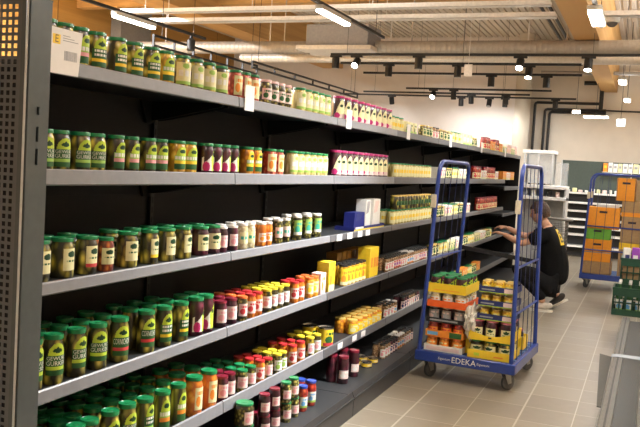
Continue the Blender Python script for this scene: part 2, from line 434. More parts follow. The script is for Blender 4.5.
# printed tins and cartons: D, W, H, stem, description, category, paper base, label function
BOXK = {
 'pale_box': (.10, .14, .13, 'food_carton', 'pale yellow food carton', 'carton', 'cream', L_band('cream', 'white', 'lgreen')),
 'pink_box': (.07, .09, .14, 'food_carton', 'cream and pink food carton', 'carton', 'rose', L_plain('rose', 'orange')),
 'yel_box': (.09, .11, .20, 'food_carton', 'tall yellow food carton', 'carton', 'yellow', L_plain('yellow', 'orange', 'cream')),
 'yel_box_t': (.10, .20, .23, 'food_carton', 'large yellow display carton', 'carton', 'yellow', L_band('yellow', 'orange', 'yellow')),
 'amber_box': (.09, .085, .20, 'food_carton', 'tall amber carton behind yellow jars', 'carton', 'amber', L_band('amber', 'amber', 'amber')),
 'white_box': (.08, .09, .11, 'food_carton', 'small white and red food carton', 'carton', 'white', L_plain('white', 'red', 'cream')),
 'orange_box': (.08, .08, .12, 'food_carton', 'small orange food carton', 'carton', 'orange', L_plain('orange', 'cream', 'yellow')),
 'green_box': (.08, .10, .10, 'food_carton', 'small green and cream food carton', 'carton', 'cream', L_plain('cream', 'mgreen', 'lgreen')),
}
TINK = {
 'yel_tin': (.11, .135, 'food_tin', 'large yellow printed food tin', 'tin', 'yellow', L_plain('yellow', 'mgreen', 'red')),
 'yel_low': (.08, .045, 'food_tin', 'low yellow tin', 'tin', 'yellow', L_plain('yellow', 'cream')),
}

def curved_label(mb, fn, rad, z0, z1, span, slots, words=(), nu=32, nv=36):
    keys = {}
    def mi(k):
        if k not in slots: slots.append(k)
        return slots.index(k)
    idx = {}
    def vert(i, j):
        if (i, j) not in idx:
            a = R(span) * (i / nu - .5)
            idx[(i, j)] = len(mb.v)
            mb.v.append((rad * math.cos(a), rad * math.sin(a), z0 + (z1 - z0) * j / nv))
        return idx[(i, j)]
    for i in range(nu):
        for j in range(nv):
            k = fn((i + .5) / nu, (j + .5) / nv)
            if k is None: continue
            mb.f.append([vert(i, j), vert(i + 1, j), vert(i + 1, j + 1), vert(i, j + 1)]); mb.m.append(mi(k))
    if words:
        rows = {1: (.47,), 2: (.525, .370)}[len(words)]
        for w, vv in zip(words, rows):
            vs, fs = text_mesh(w, 1.0)
            wid = max(p.x for p in vs) - min(p.x for p in vs)
            hei = max(p.y for p in vs) - min(p.y for p in vs)
            sx = R(span) * rad * .93 / wid; sy = (z1 - z0) * (.138 if len(words) == 2 else .19) / hei
            zc = z0 + (z1 - z0) * vv
            mb.add([((rad + .0006) * math.cos(p.x * sx / rad), (rad + .0006) * math.sin(p.x * sx / rad), zc + p.y * sy) for p in vs], fs, mi('white'))

def flat_label(mb, fn, x, y0, y1, z0, z1, slots, nu=16, nv=18):
    for i in range(nu):
        for j in range(nv):
            k = fn((i + .5) / nu, (j + .5) / nv)
            if k is None: continue
            if k not in slots: slots.append(k)
            ya, yb = y0 + (y1 - y0) * i / nu, y0 + (y1 - y0) * (i + 1) / nu
            za, zb = z0 + (z1 - z0) * j / nv, z0 + (z1 - z0) * (j + 1) / nv
            mb.add([(x, ya, za), (x, yb, za), (x, yb, zb), (x, ya, zb)], [(0, 1, 2, 3)], slots.index(k))

def jar_profile(D, H):
    r = D / 2
    return [(r * .80, 0), (r * .95, .012 * H), (r, .05 * H), (r, .70 * H), (r * .985, .77 * H), (r * .90, .84 * H), (r * .84, .89 * H), (r * .84, .925 * H)]
def lid_profile(D, H):
    r = D / 2 * .93
    return [(r * .97, .900 * H), (r, .906 * H), (r, .975 * H), (r * .97, .992 * H), (r * .90, .992 * H), (r * .86, .985 * H), (r * .30, .987 * H), (r * .28, .995 * H)]

MESHES = {}
def jar_meshes(k):
    """separate body, lid and label meshes of one kind, and one joined mesh for the far ones"""
    if k in MESHES: return MESHES[k]
    D, H, stem, desc, cat, lid, body, fn, (v0, v1), span, words = KIND[k]
    far = k in ('spice_w', 'spice_d', 'spice_p', 'spice_s', 'celery_s', 'celery_s2', 'olive_s', 'sal_red_s')
    n = 14 if far else 24
    b = MB().lathe(jar_profile(D, H), n); l = MB().lathe(lid_profile(D, H), n)
    lab = MB(); slots = []
    curved_label(lab, fn, D / 2 * 1.012, H * v0, H * v1, span, slots, words, *((12, 12) if far else (32, 36)))
    mb = MB(); sl = []
    mb.lathe(jar_profile(D, H), 12, mi=0); mb.lathe(lid_profile(D, H), 12, mi=1)
    o = len(mb.v); s2 = []
    l2 = MB(); curved_label(l2, fn, D / 2 * 1.03, H * v0, H * v1, span, s2, (), 8, 9)
    mb.v += l2.v; mb.f += [[o + i for i in f] for f in l2.f]; mb.m += [m + 2 for m in l2.m]
    MESHES[k] = (b.mesh('glass_body', [B[body]]), l.mesh('lid', [LID[lid]]), lab.mesh('label', [paper(q) for q in slots]),
                 mb.mesh(stem, [B[body], LID[lid]] + [paper(q) for q in s2]))
    return MESHES[k]
def box_meshes(k):
    if k in MESHES: return MESHES[k]
    D, W, H, stem, desc, cat, base, fn = BOXK[k]
    b = MB().rbox(-D / 2, D / 2, -W / 2, W / 2, 0, H, .003)
    lab = MB(); slots = []
    flat_label(lab, fn, D / 2 + .0008, -W / 2 + .006, W / 2 - .006, .006, H - .006, slots)
    sl2 = [base] + [q for q in slots]
    mb = MB(); mb.v = list(b.v); mb.f = list(b.f); mb.m = [0] * len(b.f)
    o = len(mb.v); mb.v += lab.v; mb.f += [[o + i for i in f] for f in lab.f]; mb.m += [1 + m for m in lab.m]
    MESHES[k] = (mb.mesh(stem, [paper(q) for q in sl2]),)
    return MESHES[k]
def tin_meshes(k):
    if k in MESHES: return MESHES[k]
    D, H, stem, desc, cat, base, fn = TINK[k]
    r = D / 2
    b = MB().lathe([(r * .96, 0), (r, .003), (r, .008), (r * .975, .011), (r * .975, H - .011), (r, H - .008), (r, H - .002), (r * .95, H - .001), (r * .94, H - .006)], 28)
    for i, f in enumerate(b.f):
        zz = [b.v[q][2] for q in f]
        b.m[i] = 1 if min(zz) >= .0109 and max(zz) <= H - .0109 else 0
    lab = MB(); slots = []
    curved_label(lab, fn, r * .985, .014, H - .014, 150, slots)
    MESHES[k] = (b.mesh('can_body', [STEEL, paper(base)]), lab.mesh('label', [paper(q) for q in slots]))
    return MESHES[k]

SHELF_Z = {1: 1.906, 2: 1.535, 3: 1.146, 4: .769, 5: .386, 6: .140}
FRONT = {1: -.016, 2: -.016, 3: -.03, 4: -.016, 5: .0, 6: .105}
SHELF_NAME = {1: 'top shelf', 2: 'second shelf', 3: 'third shelf', 4: 'fourth shelf', 5: 'fifth shelf', 6: 'bottom shelf'}
ROWS = ['front row', 'second row', 'third row', 'fourth row']
COUNT = {}
YAW = {'gh_lime': -4, 'gh_red': -4, 'gh_yel': -4, 'gsq': -8, 'gsq_r': -8, 'gsq_y': -8, 'beet': -24, 'beet_t': -26, 'beet_p': -28, 'olive_p': -28, 'carrot_p': -28, 'mix_p': -30, 'yel_p': -30, 'olive_pg': -28, 'olive_pr': -28, 'olive_py': -28, 'beet_bot': -36, 'olive_b': -30, 'beet_b': -30, 'tom': -30, 'yel_can': -36, 'yel_glass': -36, 'spice_w': -36, 'spice_d': -36, 'spice_p': -36, 'spice_s': -36, 'olive_w': -24, 'olive_t': -26, 'olive_l': -26, 'onion': -24, 'carrot': -24, 'beet_m': -38, 'beet_mt': -38, 'gt_lime': -16, 'gl5': -16, 'gt_red': -14}
def stock_label(desc, s, row, lv):
    key = (desc, s, row, lv); COUNT[key] = COUNT.get(key, 0) + 1
    where = 'upper layer' if lv else ROWS[row]
    return '%s, %s from near end, %s, %s' % (desc, ordinal(COUNT[key]), where, SHELF_NAME[s])

def stock(k, s, x, y, z, row, lv):
    rz = R(rnd.uniform(-13, 13) + YAW.get(k, -14))
    if k in KIND:
        D, H, stem, desc, cat = KIND[k][:5]
        b, l, lab, whole = jar_meshes(k)
        label = stock_label(desc, s, row, lv); grp = '%ss on the %s' % (stem.replace('_', ' '), SHELF_NAME[s])
        if y > 7.0:
            o = link(stem, whole, None, (x, y, z)); o.rotation_euler.z = rz; tag(o, label, cat, grp); return
        t = thing(stem, label, cat, (x, y, z), rz, grp)
        link('glass_body', b, t); link('lid', l, t)
        if row == 0: link('label', lab, t)
        elif row == 1 and s in (3,): link('label', lab, t)
    elif k in BOXK:
        D, W, H, stem, desc, cat = BOXK[k][:6]
        o = link(stem, box_meshes(k)[0], None, (x, y, z)); o.rotation_euler.z = R(rnd.uniform(-1.2, 1.2))
        tag(o, stock_label(desc, s, row, lv), cat, '%ss on the %s' % (stem.replace('_', ' '), SHELF_NAME[s]))
    else:
        D, H, stem, desc, cat = TINK[k][:5]
        b, lab = tin_meshes(k)
        t = thing(stem, stock_label(desc, s, row, lv), cat, (x, y, z), rz, '%ss on the %s' % (stem.replace('_', ' '), SHELF_NAME[s]))
        link('can_body', b, t); link('label', lab, t)

def size_of(k):
    if k in KIND: return KIND[k][0], KIND[k][1]
    if k in BOXK: return BOXK[k][0], BOXK[k][2]
    return TINK[k][0], TINK[k][1]

def fill_shelves():
    for s, kk, y0, y1, n, rows, lv in RUNS:
        kinds = kk.split('|')
        for r in range(rows):
            for i in range(n):
                k = kinds[(i // 3) % len(kinds)]; D, H = size_of(k)
                y = y0 if n == 1 else y0 + (y1 - y0) * i / (n - 1)
                jx = 0 if r == 0 else rnd.uniform(-.002, .002)
                stock(k, s, FRONT[s] - D / 2 - r * (D + .006) + jx - (.16 if lv < 0 else 0), y, SHELF_Z[s] + max(lv, 0) * H, r if lv >= 0 else 1, max(lv, 0))
RUNS = [
  (1, 'gh_lime', 2.173, 2.173, 1, 1, 0),
  (1, 'gh_lime', 2.257, 2.257, 1, 1, 0),
  (1, 'gh_red', 2.339, 2.339, 1, 1, 0),
  (1, 'gh_yel', 2.437, 2.437, 1, 1, 0),
  (1, 'gh_yel', 2.562, 2.671, 2, 1, 0),
  (1, 'gh_yel', 2.791, 2.791, 1, 1, 0),
  (1, 'corn', 2.896, 2.896, 1, 1, 0),
  (1, 'mixp', 3.028, 3.364, 4, 1, 0),
  (1, 'sal_red', 3.512, 3.699, 3, 1, 0),
  (1, 'olive_w', 3.847, 4.108, 4, 1, 0),
  (1, 'celery', 4.305, 4.706, 5, 1, 0),
  (1, 'beet_m', 4.956, 6.008, 9, 1, 0),
  (1, 'celery_s|green_box', 6.095, 6.701, 6, 1, 0),
  (1, 'olive_s|spice_w', 7.063, 7.538, 5, 1, 0),
  (1, 'olive_s|celery_s|pale_box', 7.693, 9.377, 11, 1, 0),
  (1, 'sal_red_s|orange_box', 10.026, 11.112, 11, 1, 0),
  (1, 'green_box|pink_box', 11.26, 12.441, 11, 1, 0),
  (2, 'gh_lime', 2.174, 2.174, 1, 1, 0),
  (2, 'gh_lime', 2.258, 2.258, 1, 1, 0),
  (2, 'gh_lime', 2.37, 2.457, 2, 1, 0),
  (2, 'gh_red', 2.577, 2.674, 2, 1, 0),
  (2, 'gh_red', 2.794, 2.88, 2, 1, 0),
  (2, 'corn', 3.019, 3.114, 2, 1, 0),
  (2, 'beet', 3.264, 3.517, 4, 1, 0),
  (2, 'mandarin', 3.678, 3.774, 2, 1, 0),
  (2, 'sal_red', 3.95, 4.049, 2, 1, 0),
  (2, 'celery', 4.243, 4.714, 6, 1, 0),
  (2, 'beet_mt', 4.953, 5.981, 10, 1, 0),
  (2, 'celery_s', 6.264, 7.331, 13, 2, 0),
  (2, 'white_box|olive_s|celery_s', 7.652, 8.961, 13, 1, 0),
  (2, 'sal_red_s|white_box|sal_red_s', 9.546, 10.95, 14, 1, 0),
  (2, 'orange_box|white_box', 11.413, 12.321, 9, 1, 0),
  (3, 'gsq', 2.192, 2.192, 1, 2, 0),
  (3, 'gsq', 2.317, 2.317, 1, 2, 0),
  (3, 'gsq_r', 2.449, 2.449, 1, 2, 0),
  (3, 'pepper', 2.556, 2.556, 1, 2, 0),
  (3, 'gsq', 2.71, 2.71, 1, 2, 0),
  (3, 'gsq_y', 2.86, 2.86, 1, 2, 0),
  (3, 'gsq', 2.993, 2.993, 1, 2, 0),
  (3, 'gsq', 3.126, 3.126, 1, 2, 0),
  (3, 'beet_sq', 3.281, 3.395, 2, 2, 0),
  (3, 'beet_sw', 3.469, 3.578, 2, 2, 0),
  (3, 'onion', 3.687, 3.771, 2, 2, 0),
  (3, 'carrot', 3.904, 3.98, 2, 2, 0),
  (3, 'olive_t', 4.117, 4.221, 2, 2, 0),
  (3, 'olive_l', 4.389, 4.697, 3, 2, 0),
  (3, 'celery_s', 6.31, 7.49, 14, 2, 0),
  (3, 'celery_s2', 6.394, 7.457, 13, 1, 1),
  (3, 'olive_s|white_box|celery_s', 7.818, 9.272, 15, 2, 0),
  (3, 'sal_red_s', 9.99, 11.115, 12, 1, 0),
  (4, 'gt_lime', 2.16, 2.16, 1, 2, 0),
  (4, 'gt_lime', 2.266, 2.39, 2, 3, 0),
  (4, 'gt_lime', 2.516, 2.516, 1, 3, 0),
  (4, 'gt_red', 2.656, 2.842, 2, 3, 0),
  (4, 'gt_yel', 2.975, 3.112, 2, 3, 0),
  (4, 'beet_t', 3.246, 3.338, 2, 2, 0),
  (4, 'beet_p', 3.475, 3.582, 2, 3, 0),
  (4, 'olive_p', 3.698, 3.698, 1, 3, 0),
  (4, 'carrot_p', 3.794, 3.875, 2, 3, 0),
  (4, 'mix_p', 3.991, 4.231, 4, 3, 0),
  (4, 'carrot_p', 4.368, 4.452, 2, 2, 0),
  (4, 'yel_p', 4.595, 4.677, 2, 2, 0),
  (4, 'pink_box', 4.764, 4.764, 1, 1, 0),
  (4, 'yel_box', 4.913, 4.913, 1, 1, 0),
  (4, 'yel_can', 5.216, 5.603, 6, 2, 0),
  (4, 'amber_box', 5.461, 5.975, 6, 1, -1),
  (4, 'yel_box_t', 5.794, 5.794, 1, 1, 0),
  (4, 'spice_w|spice_p|spice_w|spice_s', 6.185, 7.387, 19, 2, 0),
  (4, 'olive_s|celery_s|green_box|white_box', 7.631, 10.769, 28, 1, 0),
  (5, 'gl5', 2.271, 2.271, 1, 4, 0),
  (5, 'gl5', 2.39, 2.47, 2, 4, 0),
  (5, 'gl5', 2.597, 2.711, 2, 4, 0),
  (5, 'gt_yel2', 2.838, 2.838, 1, 4, 0),
  (5, 'gt_slice', 2.969, 3.098, 2, 4, 0),
  (5, 'pump', 3.245, 3.382, 2, 3, 0),
  (5, 'beet_p', 3.5, 3.576, 2, 4, 0),
  (5, 'olive_pg', 3.715, 3.811, 2, 4, 0),
  (5, 'carrot_p', 3.917, 3.917, 1, 3, 0),
  (5, 'olive_pr', 4.018, 4.018, 1, 3, 0),
  (5, 'olive_py', 4.142, 4.213, 2, 3, 0),
  (5, 'carrot_p', 4.356, 4.478, 2, 3, 0),
  (5, 'mix_p', 4.629, 4.739, 2, 3, 0),
  (5, 'yel_tin', 4.955, 4.955, 1, 2, 0),
  (5, 'yel_glass', 5.445, 6.01, 6, 2, 0),
  (5, 'spice_w|spice_s', 6.188, 6.437, 4, 2, 0),
  (5, 'spice_d|spice_w', 6.669, 7.138, 8, 2, 0),
  (5, 'celery_s|olive_s|orange_box', 7.661, 10.003, 26, 1, 0),
  (6, 'big_p', 3.605, 3.605, 1, 1, 0),
  (6, 'beet_b', 3.799, 3.926, 2, 2, 0),
  (6, 'olive_b', 4.076, 4.185, 2, 2, 0),
  (6, 'tom', 4.308, 4.439, 2, 2, 0),
  (6, 'big_p', 3.591, 3.591, 1, 1, 1),
  (6, 'beet_b', 3.785, 3.91, 2, 1, 1),
  (6, 'olive_b', 4.06, 4.168, 2, 1, 1),
  (6, 'beet_bot', 5.008, 5.219, 2, 2, 0),
  (6, 'yel_low', 5.515, 5.659, 2, 2, 0),
  (6, 'spice_w|spice_d|spice_s', 5.839, 6.62, 13, 2, 0),
]
# ------------------------------------------------------------------ shelving
CHAR = mat('charcoal_steel', (0.016, 0.016, 0.017), rough=0.55, var=0.1)
BLACKP = mat('black_back_panel', (0.012, 0.012, 0.012), rough=0.6, spec=.25, var=0.1)
DECK = mat('grey_shelf_deck', (0.027, 0.029, 0.031), rough=0.45, var=0.05)
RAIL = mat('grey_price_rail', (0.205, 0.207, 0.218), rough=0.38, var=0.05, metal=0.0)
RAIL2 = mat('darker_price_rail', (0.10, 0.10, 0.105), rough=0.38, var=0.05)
KICK = mat('dark_kick_plate', (0.028, 0.028, 0.029), rough=0.4, var=0.1)
UPR = mat('grey_upright_paint', (0.088, 0.102, 0.102), rough=0.38, var=0.06, metal=0.25)
PERF = mat('grey_perforated_paint', (0.125, 0.128, 0.132), rough=0.42, var=0.06, metal=0.25)
TAGW = mat('white_tag_plastic', (0.86, 0.85, 0.83), rough=0.35, var=0.02)
BAY0, BAYW = 2.122, 1.33
LIPTOP = {1: 1.914, 2: 1.542, 3: 1.1535, 4: .7796, 5: .405}
LIPBOT = {1: 1.863, 2: 1.486, 3: 1.109, 4: .729, 5: .342}

def bay_meshes(shift=0.0):
    w = BAYW; d = {}
    for s in range(1, 6):
        zt = SHELF_Z[s] ; lt = LIPTOP[s]; lb = LIPBOT[s]
        b = MB(); b.box(-.47, -.004, .003, w - .003, zt - .028, zt)
        b.box(-.012, -.0045, .003, w - .003, lb + .004, zt - .028)
        b.box(-.019, -.015, .003, w - .003, zt, zt + .0012)      # seam along the deck edge
        rl = MB()
        rl.prism([(-.004, lb), (.004, lb - .001), (.010, lb + .004), (.006, lt - .004), (.002, lt), (-.004, lt)], 'y', .0035, w - .0035)
        br = MB()
        for y in (0,):
            br.prism([(-.472, zt - .028), (-.07, zt - .028), (-.07, zt - .045), (-.40, zt - .115), (-.472, zt - .125)], 'y', y, y + .024)
        d[s] = (b.mesh('shelf', [DECK]), rl.mesh('price_rail', [RAIL]), br.mesh('bracket', [BLACKP]), rl.mesh('price_rail', [RAIL2]))
    b = MB(); b.box(-.47, .215, .003, w - .003, .112, .14)
    rl = MB(); rl.prism([(.2155, .118), (.236, .104), (.240, .112), (.222, .160), (.2155, .160)], 'y', .003, w - .003)
    rl.prism([(.237, .120), (.243, .121), (.243, .127), (.235, .127)], 'y', .003, w - .003)
    k = MB(); k.box(.222, .234, .003, w - .003, .0, .104)
    bp = MB(); bp.box(-.505, -.492, .0, w, .0, 1.925); bp.box(-.4918, -.4895, .0, w, 1.0, 1.006); bp.box(-.4918, -.4895, .0, w, 1.40, 1.406)
    up = MB(); up.box(-.4885, -.473, .001, .029, .0, 1.925)
    for i in range(36):
        up.box(-.4735, -.4715, .011, .019, .06 + i * .05, .09 + i * .05, 1)
    d['base'] = (b.mesh('base_shelf', [DECK]), rl.mesh('base_rail', [KICK]), k.mesh('kick_plate', [KICK]))
    sp = {}
    for s in range(1, 6):
        q = MB(); z = SHELF_Z[s] - .029; q.prism([(w - .115, z), (w - .002, z), (w - .002, z - .11), (w - .065, z - .11)], 'x', -.4885, -.474)
        sp[s] = q.mesh('support_plate', [mat('matt_black_plate', (.0015, .0015, .0015), rough=.8)])
    d['plates'] = sp
    d['back'] = bp.mesh('back_panel', [BLACKP]); d['up'] = up.mesh('upright', [CHAR, BLACKP])
    return d

def build_gondola():
    d = bay_meshes()
    names = ['nearest the perforated end panel', 'behind the nearest bay, with tomato jars at the bottom', 'third from the near end, with yellow tins', 'fourth from the near end, left of the loaded cart',
             'fifth from the near end, behind the loaded cart', 'sixth from the near end, behind the cart posts', 'seventh from the near end, where the person reaches in', 'at the far end, beside the glass case']
    for i in range(8):
        t = thing('shelving_bay', 'dark grey supermarket shelving bay ' + names[i], 'shelving', (0, BAY0 + i * BAYW, 0), 0, 'bays of the long shelving run')
        for s in range(1, 6):
            a, r, b, r2 = d[s]
            dz = -.10 if i == 7 and s in (2, 3) else 0
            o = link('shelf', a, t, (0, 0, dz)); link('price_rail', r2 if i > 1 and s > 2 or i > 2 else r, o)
            for y in (.031, BAYW - .027): link('bracket', b, o, (0, y, 0))
        a, r, k = d['base']
        o = link('base_shelf', a, t); link('base_rail', r, o); link('kick_plate', k, t)
        bk = link('back_panel', d['back'], t)
        for s in range(1, 6): link('support_plate', d['plates'][s], bk)
        if i: link('upright', d['up'], t)

def build_end_panel():
    t = thing('end_panel', 'grey perforated steel end panel with slotted upright at the near shelf end', 'end panel', (0, 2.0, 0))
    # slotted upright, a folded channel: the slots are cut through its aisle side
    u = MB(); y0, y1, zt = 0.0, .096, 2.085
    ya, yb = .040, .052
    slots = [(1.717, 1.743), (1.630, 1.678), (1.555, 1.607)]
    u.box(.030, .036, y0, ya, 0, zt); u.box(.030, .036, yb, y1, 0, zt)
    zc = 0
    for a, b in sorted(slots):
        u.box(.030, .036, ya, yb, zc, a); zc = b
    u.box(.030, .036, ya, yb, zc, zt)
    u.box(.0, .030, y0, .003, 0, zt); u.box(.0, .030, y1 - .003, y1, 0, zt)
    u.box(-.004, .037, y0 - .001, y1 + .001, zt, zt + .006)
    u.box(.0, .003, .003, y1 - .003, 0, zt, 1)
    u.build('upright', [UPR, BLACKP], t)
    e = MB(); e.tube([(.026, -.004, 0), (.026, -.004, zt)], .004, 8); e.build('lit_edge_line', mat('pale_lit_edge', (0.6, 0.62, 0.63), rough=0.35, metal=0.3), t)  # lit corner of the upright put in as a pale strip
    # sheet with square holes
    p = MB(); pitch, h = .025, .0075
    nx, nz = 22, 82
    x1, z0 = -.022, .02
    xs = [x1 - .013 - pitch * i for i in range(nx)]
    zs = [z0 + pitch * (j + .5) for j in range(nz)]
    zb = [z0 - .02] + [c + s * h for c in zs for s in (-1, 1)] + [2.085]
    xb = sorted([.018, x1 - .013 - pitch * (nx - 1) - h - .03] + [c + s * h for c in xs for s in (-1, 1)])
    idx = {}
    def V(i, j, k):
        if (i, j, k) not in idx:
            idx[(i, j, k)] = len(p.v); p.v.append((xb[i], .012 + .0015 * k, zb[j]))
        return idx[(i, j, k)]
    holes = {(i, j) for i in range(1, len(xb) - 1, 2) for j in range(1, len(zb) - 1, 2)}
    for i in range(len(xb) - 1):
        for j in range(len(zb) - 1):
            if (i, j) in holes:
                continue
            for k in (0, 1):
                p.f.append([V(i, j, k), V(i + 1, j, k), V(i + 1, j + 1, k), V(i, j + 1, k)]); p.m.append(0)
    for i, j in holes:
        c = [(i, j), (i + 1, j), (i + 1, j + 1), (i, j + 1)]
        for q in range(4):
            a, b = c[q], c[(q + 1) % 4]
            p.f.append([V(*a, 0), V(*b, 0), V(*b, 1), V(*a, 1)]); p.m.append(0)
    p.build('perforated_sheet', [PERF], t, smooth=False)
    s = thing('side_panel', 'black steel side closing the near end of the shelving', 'end panel', (0, 2.104, 0))
    b = MB(); b.box(-.505, -.002, 0, .012, 0, 1.89); b.build('panel', [BLACKP], s)
    b = MB(); b.prism([(-.002, 0), (.215, 0), (.215, .135), (-.002, .20)], 'y', 0, .012); b.build('foot', [CHAR], s)
    s = thing('side_panel', 'black steel side closing the far end of the shelving', 'end panel', (0, BAY0 + 8 * BAYW + .002, 0))
    b = MB(); b.box(-.505, -.002, 0, .012, 0, 1.89); b.build('panel', [BLACKP], s)
    b = MB(); b.prism([(-.002, 0), (.215, 0), (.215, .135), (-.002, .20)], 'y', 0, .012); b.build('foot', [CHAR], s)

def tag_mesh(w, h, marks=True):
    m = MB(); m.rbox(0, .0015, -w / 2, w / 2, -h, 0, .0006)
    if marks:
        for i in range(5):
            m.box(.0015, .0018, -w * .4, -w * .4 + w * (.75 if i % 2 else .5), -h * (.18 + .13 * i), -h * (.14 + .13 * i), 1)
    return m.mesh('price_tag', [TAGW, mat('tag_grey_print', (0.55, 0.55, 0.55), rough=.5)])

def build_tags():
    # the tall card with the yellow logo in front of the first jars
    t = thing('price_card', 'large white card with yellow E mark and barcode on near end of top shelf', 'price tag', (.016, 2.235, 1.863), R(-2))
    c = MB(); c.prism([(-.125, 0), (.020, 0), (.036, .152), (-.125, .152)], 'x', 0, .002); c.build('card', [TAGW], t)
    c = MB(); c.box(.002, .0024, -.108, -.072, .098, .130); c.build('logo', [paper('yellow')], t)
    vs, fs = text_mesh('E', .036)
    c = MB(); c.add([(.0028, -.090 + p.x, .114 + p.y) for p in vs], fs); c.build('logo_letter', [paper('black')], t)
    c = MB(); r2 = random.Random(3); y = .0
    while y < .06:
        w = r2.choice((.0012, .0022, .0032)); c.box(.002, .0023, y - .052, y - .052 + w, .048, .080); y += w + r2.choice((.0015, .0025))
    for i in range(3): c.box(.002, .0023, -.06, .015 - .02 * i, .112 + .008 * i, .1145 + .008 * i)
    c.build('barcode', [paper('grey')], t)
    tall = tag_mesh(.10, .125, False)
    for y, what in ((3.55, 'beside the red salad jars'), (4.98, 'below the magenta-lidded jars'), (6.40, 'below the squat pale jars'), (7.93, 'below the near pale cartons'), (9.55, 'at the last pale cartons'), (11.25, 'near its far end')):
        o = link('price_tag', tall, None, (.0125, y, 1.978)); tag(o, 'blank white tag hanging on top shelf edge ' + what, 'price tag', 'tall tags on the top shelf edge')
    sm = tag_mesh(.095, .042, False)
    for i, y in enumerate((4.93, 5.13, 5.34, 5.51)):
        o = link('price_tag', sm, None, (.0125, y, 1.152)); tag(o, 'small white tag on third shelf edge, %s of four below the navy tray' % ONES[i + 1], 'price tag', 'small tags on the third shelf edge')
    for i, y in enumerate((5.07, 5.36, 5.55)):
        o = link('price_tag', sm, None, (.0125, y, .398)); tag(o, 'small white tag on fifth shelf edge, %s of three below yellow glasses' % ONES[i + 1], 'price tag', 'small tags on the fifth shelf edge')

# open navy display tray on the third shelf
def tray_mesh(w, d, h, back=None, t=.003, front_dip=0.0):
    """open carton tray: w along x, d along y, wall height h"""
    m = MB()
    m.box(0, w, 0, d, 0, t)
    bh = back or h
    if front_dip:
        n = 12; top = [(w * i / n, h - front_dip * math.sin(PI * i / n)) for i in range(n + 1)]
        m.prism([(0, t)] + top[::1] + [(w, t)], 'y', 0, t)
    else:
        m.box(0, w, 0, t, t, h)
    m.box(0, w, d - t, d, t, bh)
    m.box(0, t, t, d - t, t, h); m.box(w - t, w, t, d - t, t, h)
    return m

def build_shelf_tray():
    NAVY = mat('navy_carton', (0.010, 0.016, 0.15), rough=.5)
    y0 = 5.33
    t = thing('display_tray', 'low navy display tray with yellow base strip on the third shelf', 'tray', (-.03, y0, SHELF_Z[3]), R(90))
    tray_mesh(.70, .15, .028, .028).build('tray', [NAVY], t)
    b = MB(); b.box(.0, .69, -.0015, 0, .0, .010); b.build('yellow_base_strip', [paper('yellow')], t)
    b = MB(); b.box(.03, .20, -.0015, 0, .012, .026); b.build('print', [paper('white')], t)
    def packet(label, x, w, h, m, n):
        p = MB()
        p.prism([(0, 0), (w, 0), (w * .94, h), (w * .06, h)], 'y', 0, .08)
        p.prism([(w * .12, h * .50), (w * .55, h * .56), (w * .80, h * .94), (w * .25, h * .94)], 'y', -.001, 0, 1)
        o = p.build('food_packet', [m, n], None)
        o.location = (-.03 - .02, y0 + x, SHELF_Z[3] + .0035); o.rotation_euler.z = R(90)
        tag(o, label, 'packet', 'packets in the navy tray')
    packet('navy upright packet at the near end of the navy display tray', .04, .24, .125, NAVY, paper('navy'))
    packet('white upright packet with grey print beside the navy one, third shelf', .29, .12, .215, paper('white'), paper('grey'))
    packet('white upright packet with rose print at far end of the navy tray', .46, .18, .215, paper('white'), paper('rose'))
# ------------------------------------------------------------------ roll containers
BLUE = mat('blue_cart_paint', (0.018, 0.050, 0.27), rough=0.32, var=0.08, coat=0.3)
BLUE2 = mat('blue_deck_paint', (0.10, 0.20, 0.50), rough=0.4, var=0.1)
RUB = mat('grey_rubber_wheel', (0.10, 0.10, 0.10), rough=0.6)
ZINC = mat('zinc_caster', (0.45, 0.45, 0.43), rough=0.35, metal=0.9)

def arch_path(p0, p1, zb, zt, lean0, lean1, r=.10, n=6):
    """post up from p0, rounded corner, across, down to p1; lean shifts the tops in x"""
    a = Vector((p0[0], p0[1], zb)); b = Vector((p1[0], p1[1], zb))
    at = Vector((p0[0] + lean0, p0[1], zt)); bt = Vector((p1[0] + lean1, p1[1], zt))
    h = (bt - at).normalized()
    pts = [a]
    for c, q, back in ((at, h, False), (bt, -h, True)):
        src = (a if not back else b); v = (src - c).normalized()
        arc = []
        for i in range(n + 1):
            th = PI / 2 * i / n
            arc.append(c + v * r * (1 - math.sin(th)) + q * r * (1 - math.cos(th)))
        pts += arc if not back else arc[::-1]
    pts.append(b)
    return pts

def caster(parent, x, y, rz, zt):
    M = Matrix.Translation((x, y, 0)) @ Matrix.Rotation(rz, 4, 'Z')
    w = MB(); Mw = M @ Matrix.Translation((.025, 0, .06)) @ Matrix.Rotation(PI / 2, 4, 'X')
    w.lathe([(.018, -.016), (.052, -.016), (.060, -.010), (.060, .010), (.052, .016), (.018, .016)], 20, M=Mw)
    f = MB()
    for s in (-1, 1):
        f.prism([(-.03, zt - .012), (.03, zt - .012), (.042, .055), (.010, .048)], 'y', s * .022 - .002, s * .022 + .002, M=M)
    f.box(-.045, .045, -.035, .035, zt - .012, zt, M=M)
    f.lathe([(.008, -.026), (.008, .026)], 8, M=Mw)
    c = f.build('caster', [ZINC], parent)
    w.build('wheel', [RUB], c)

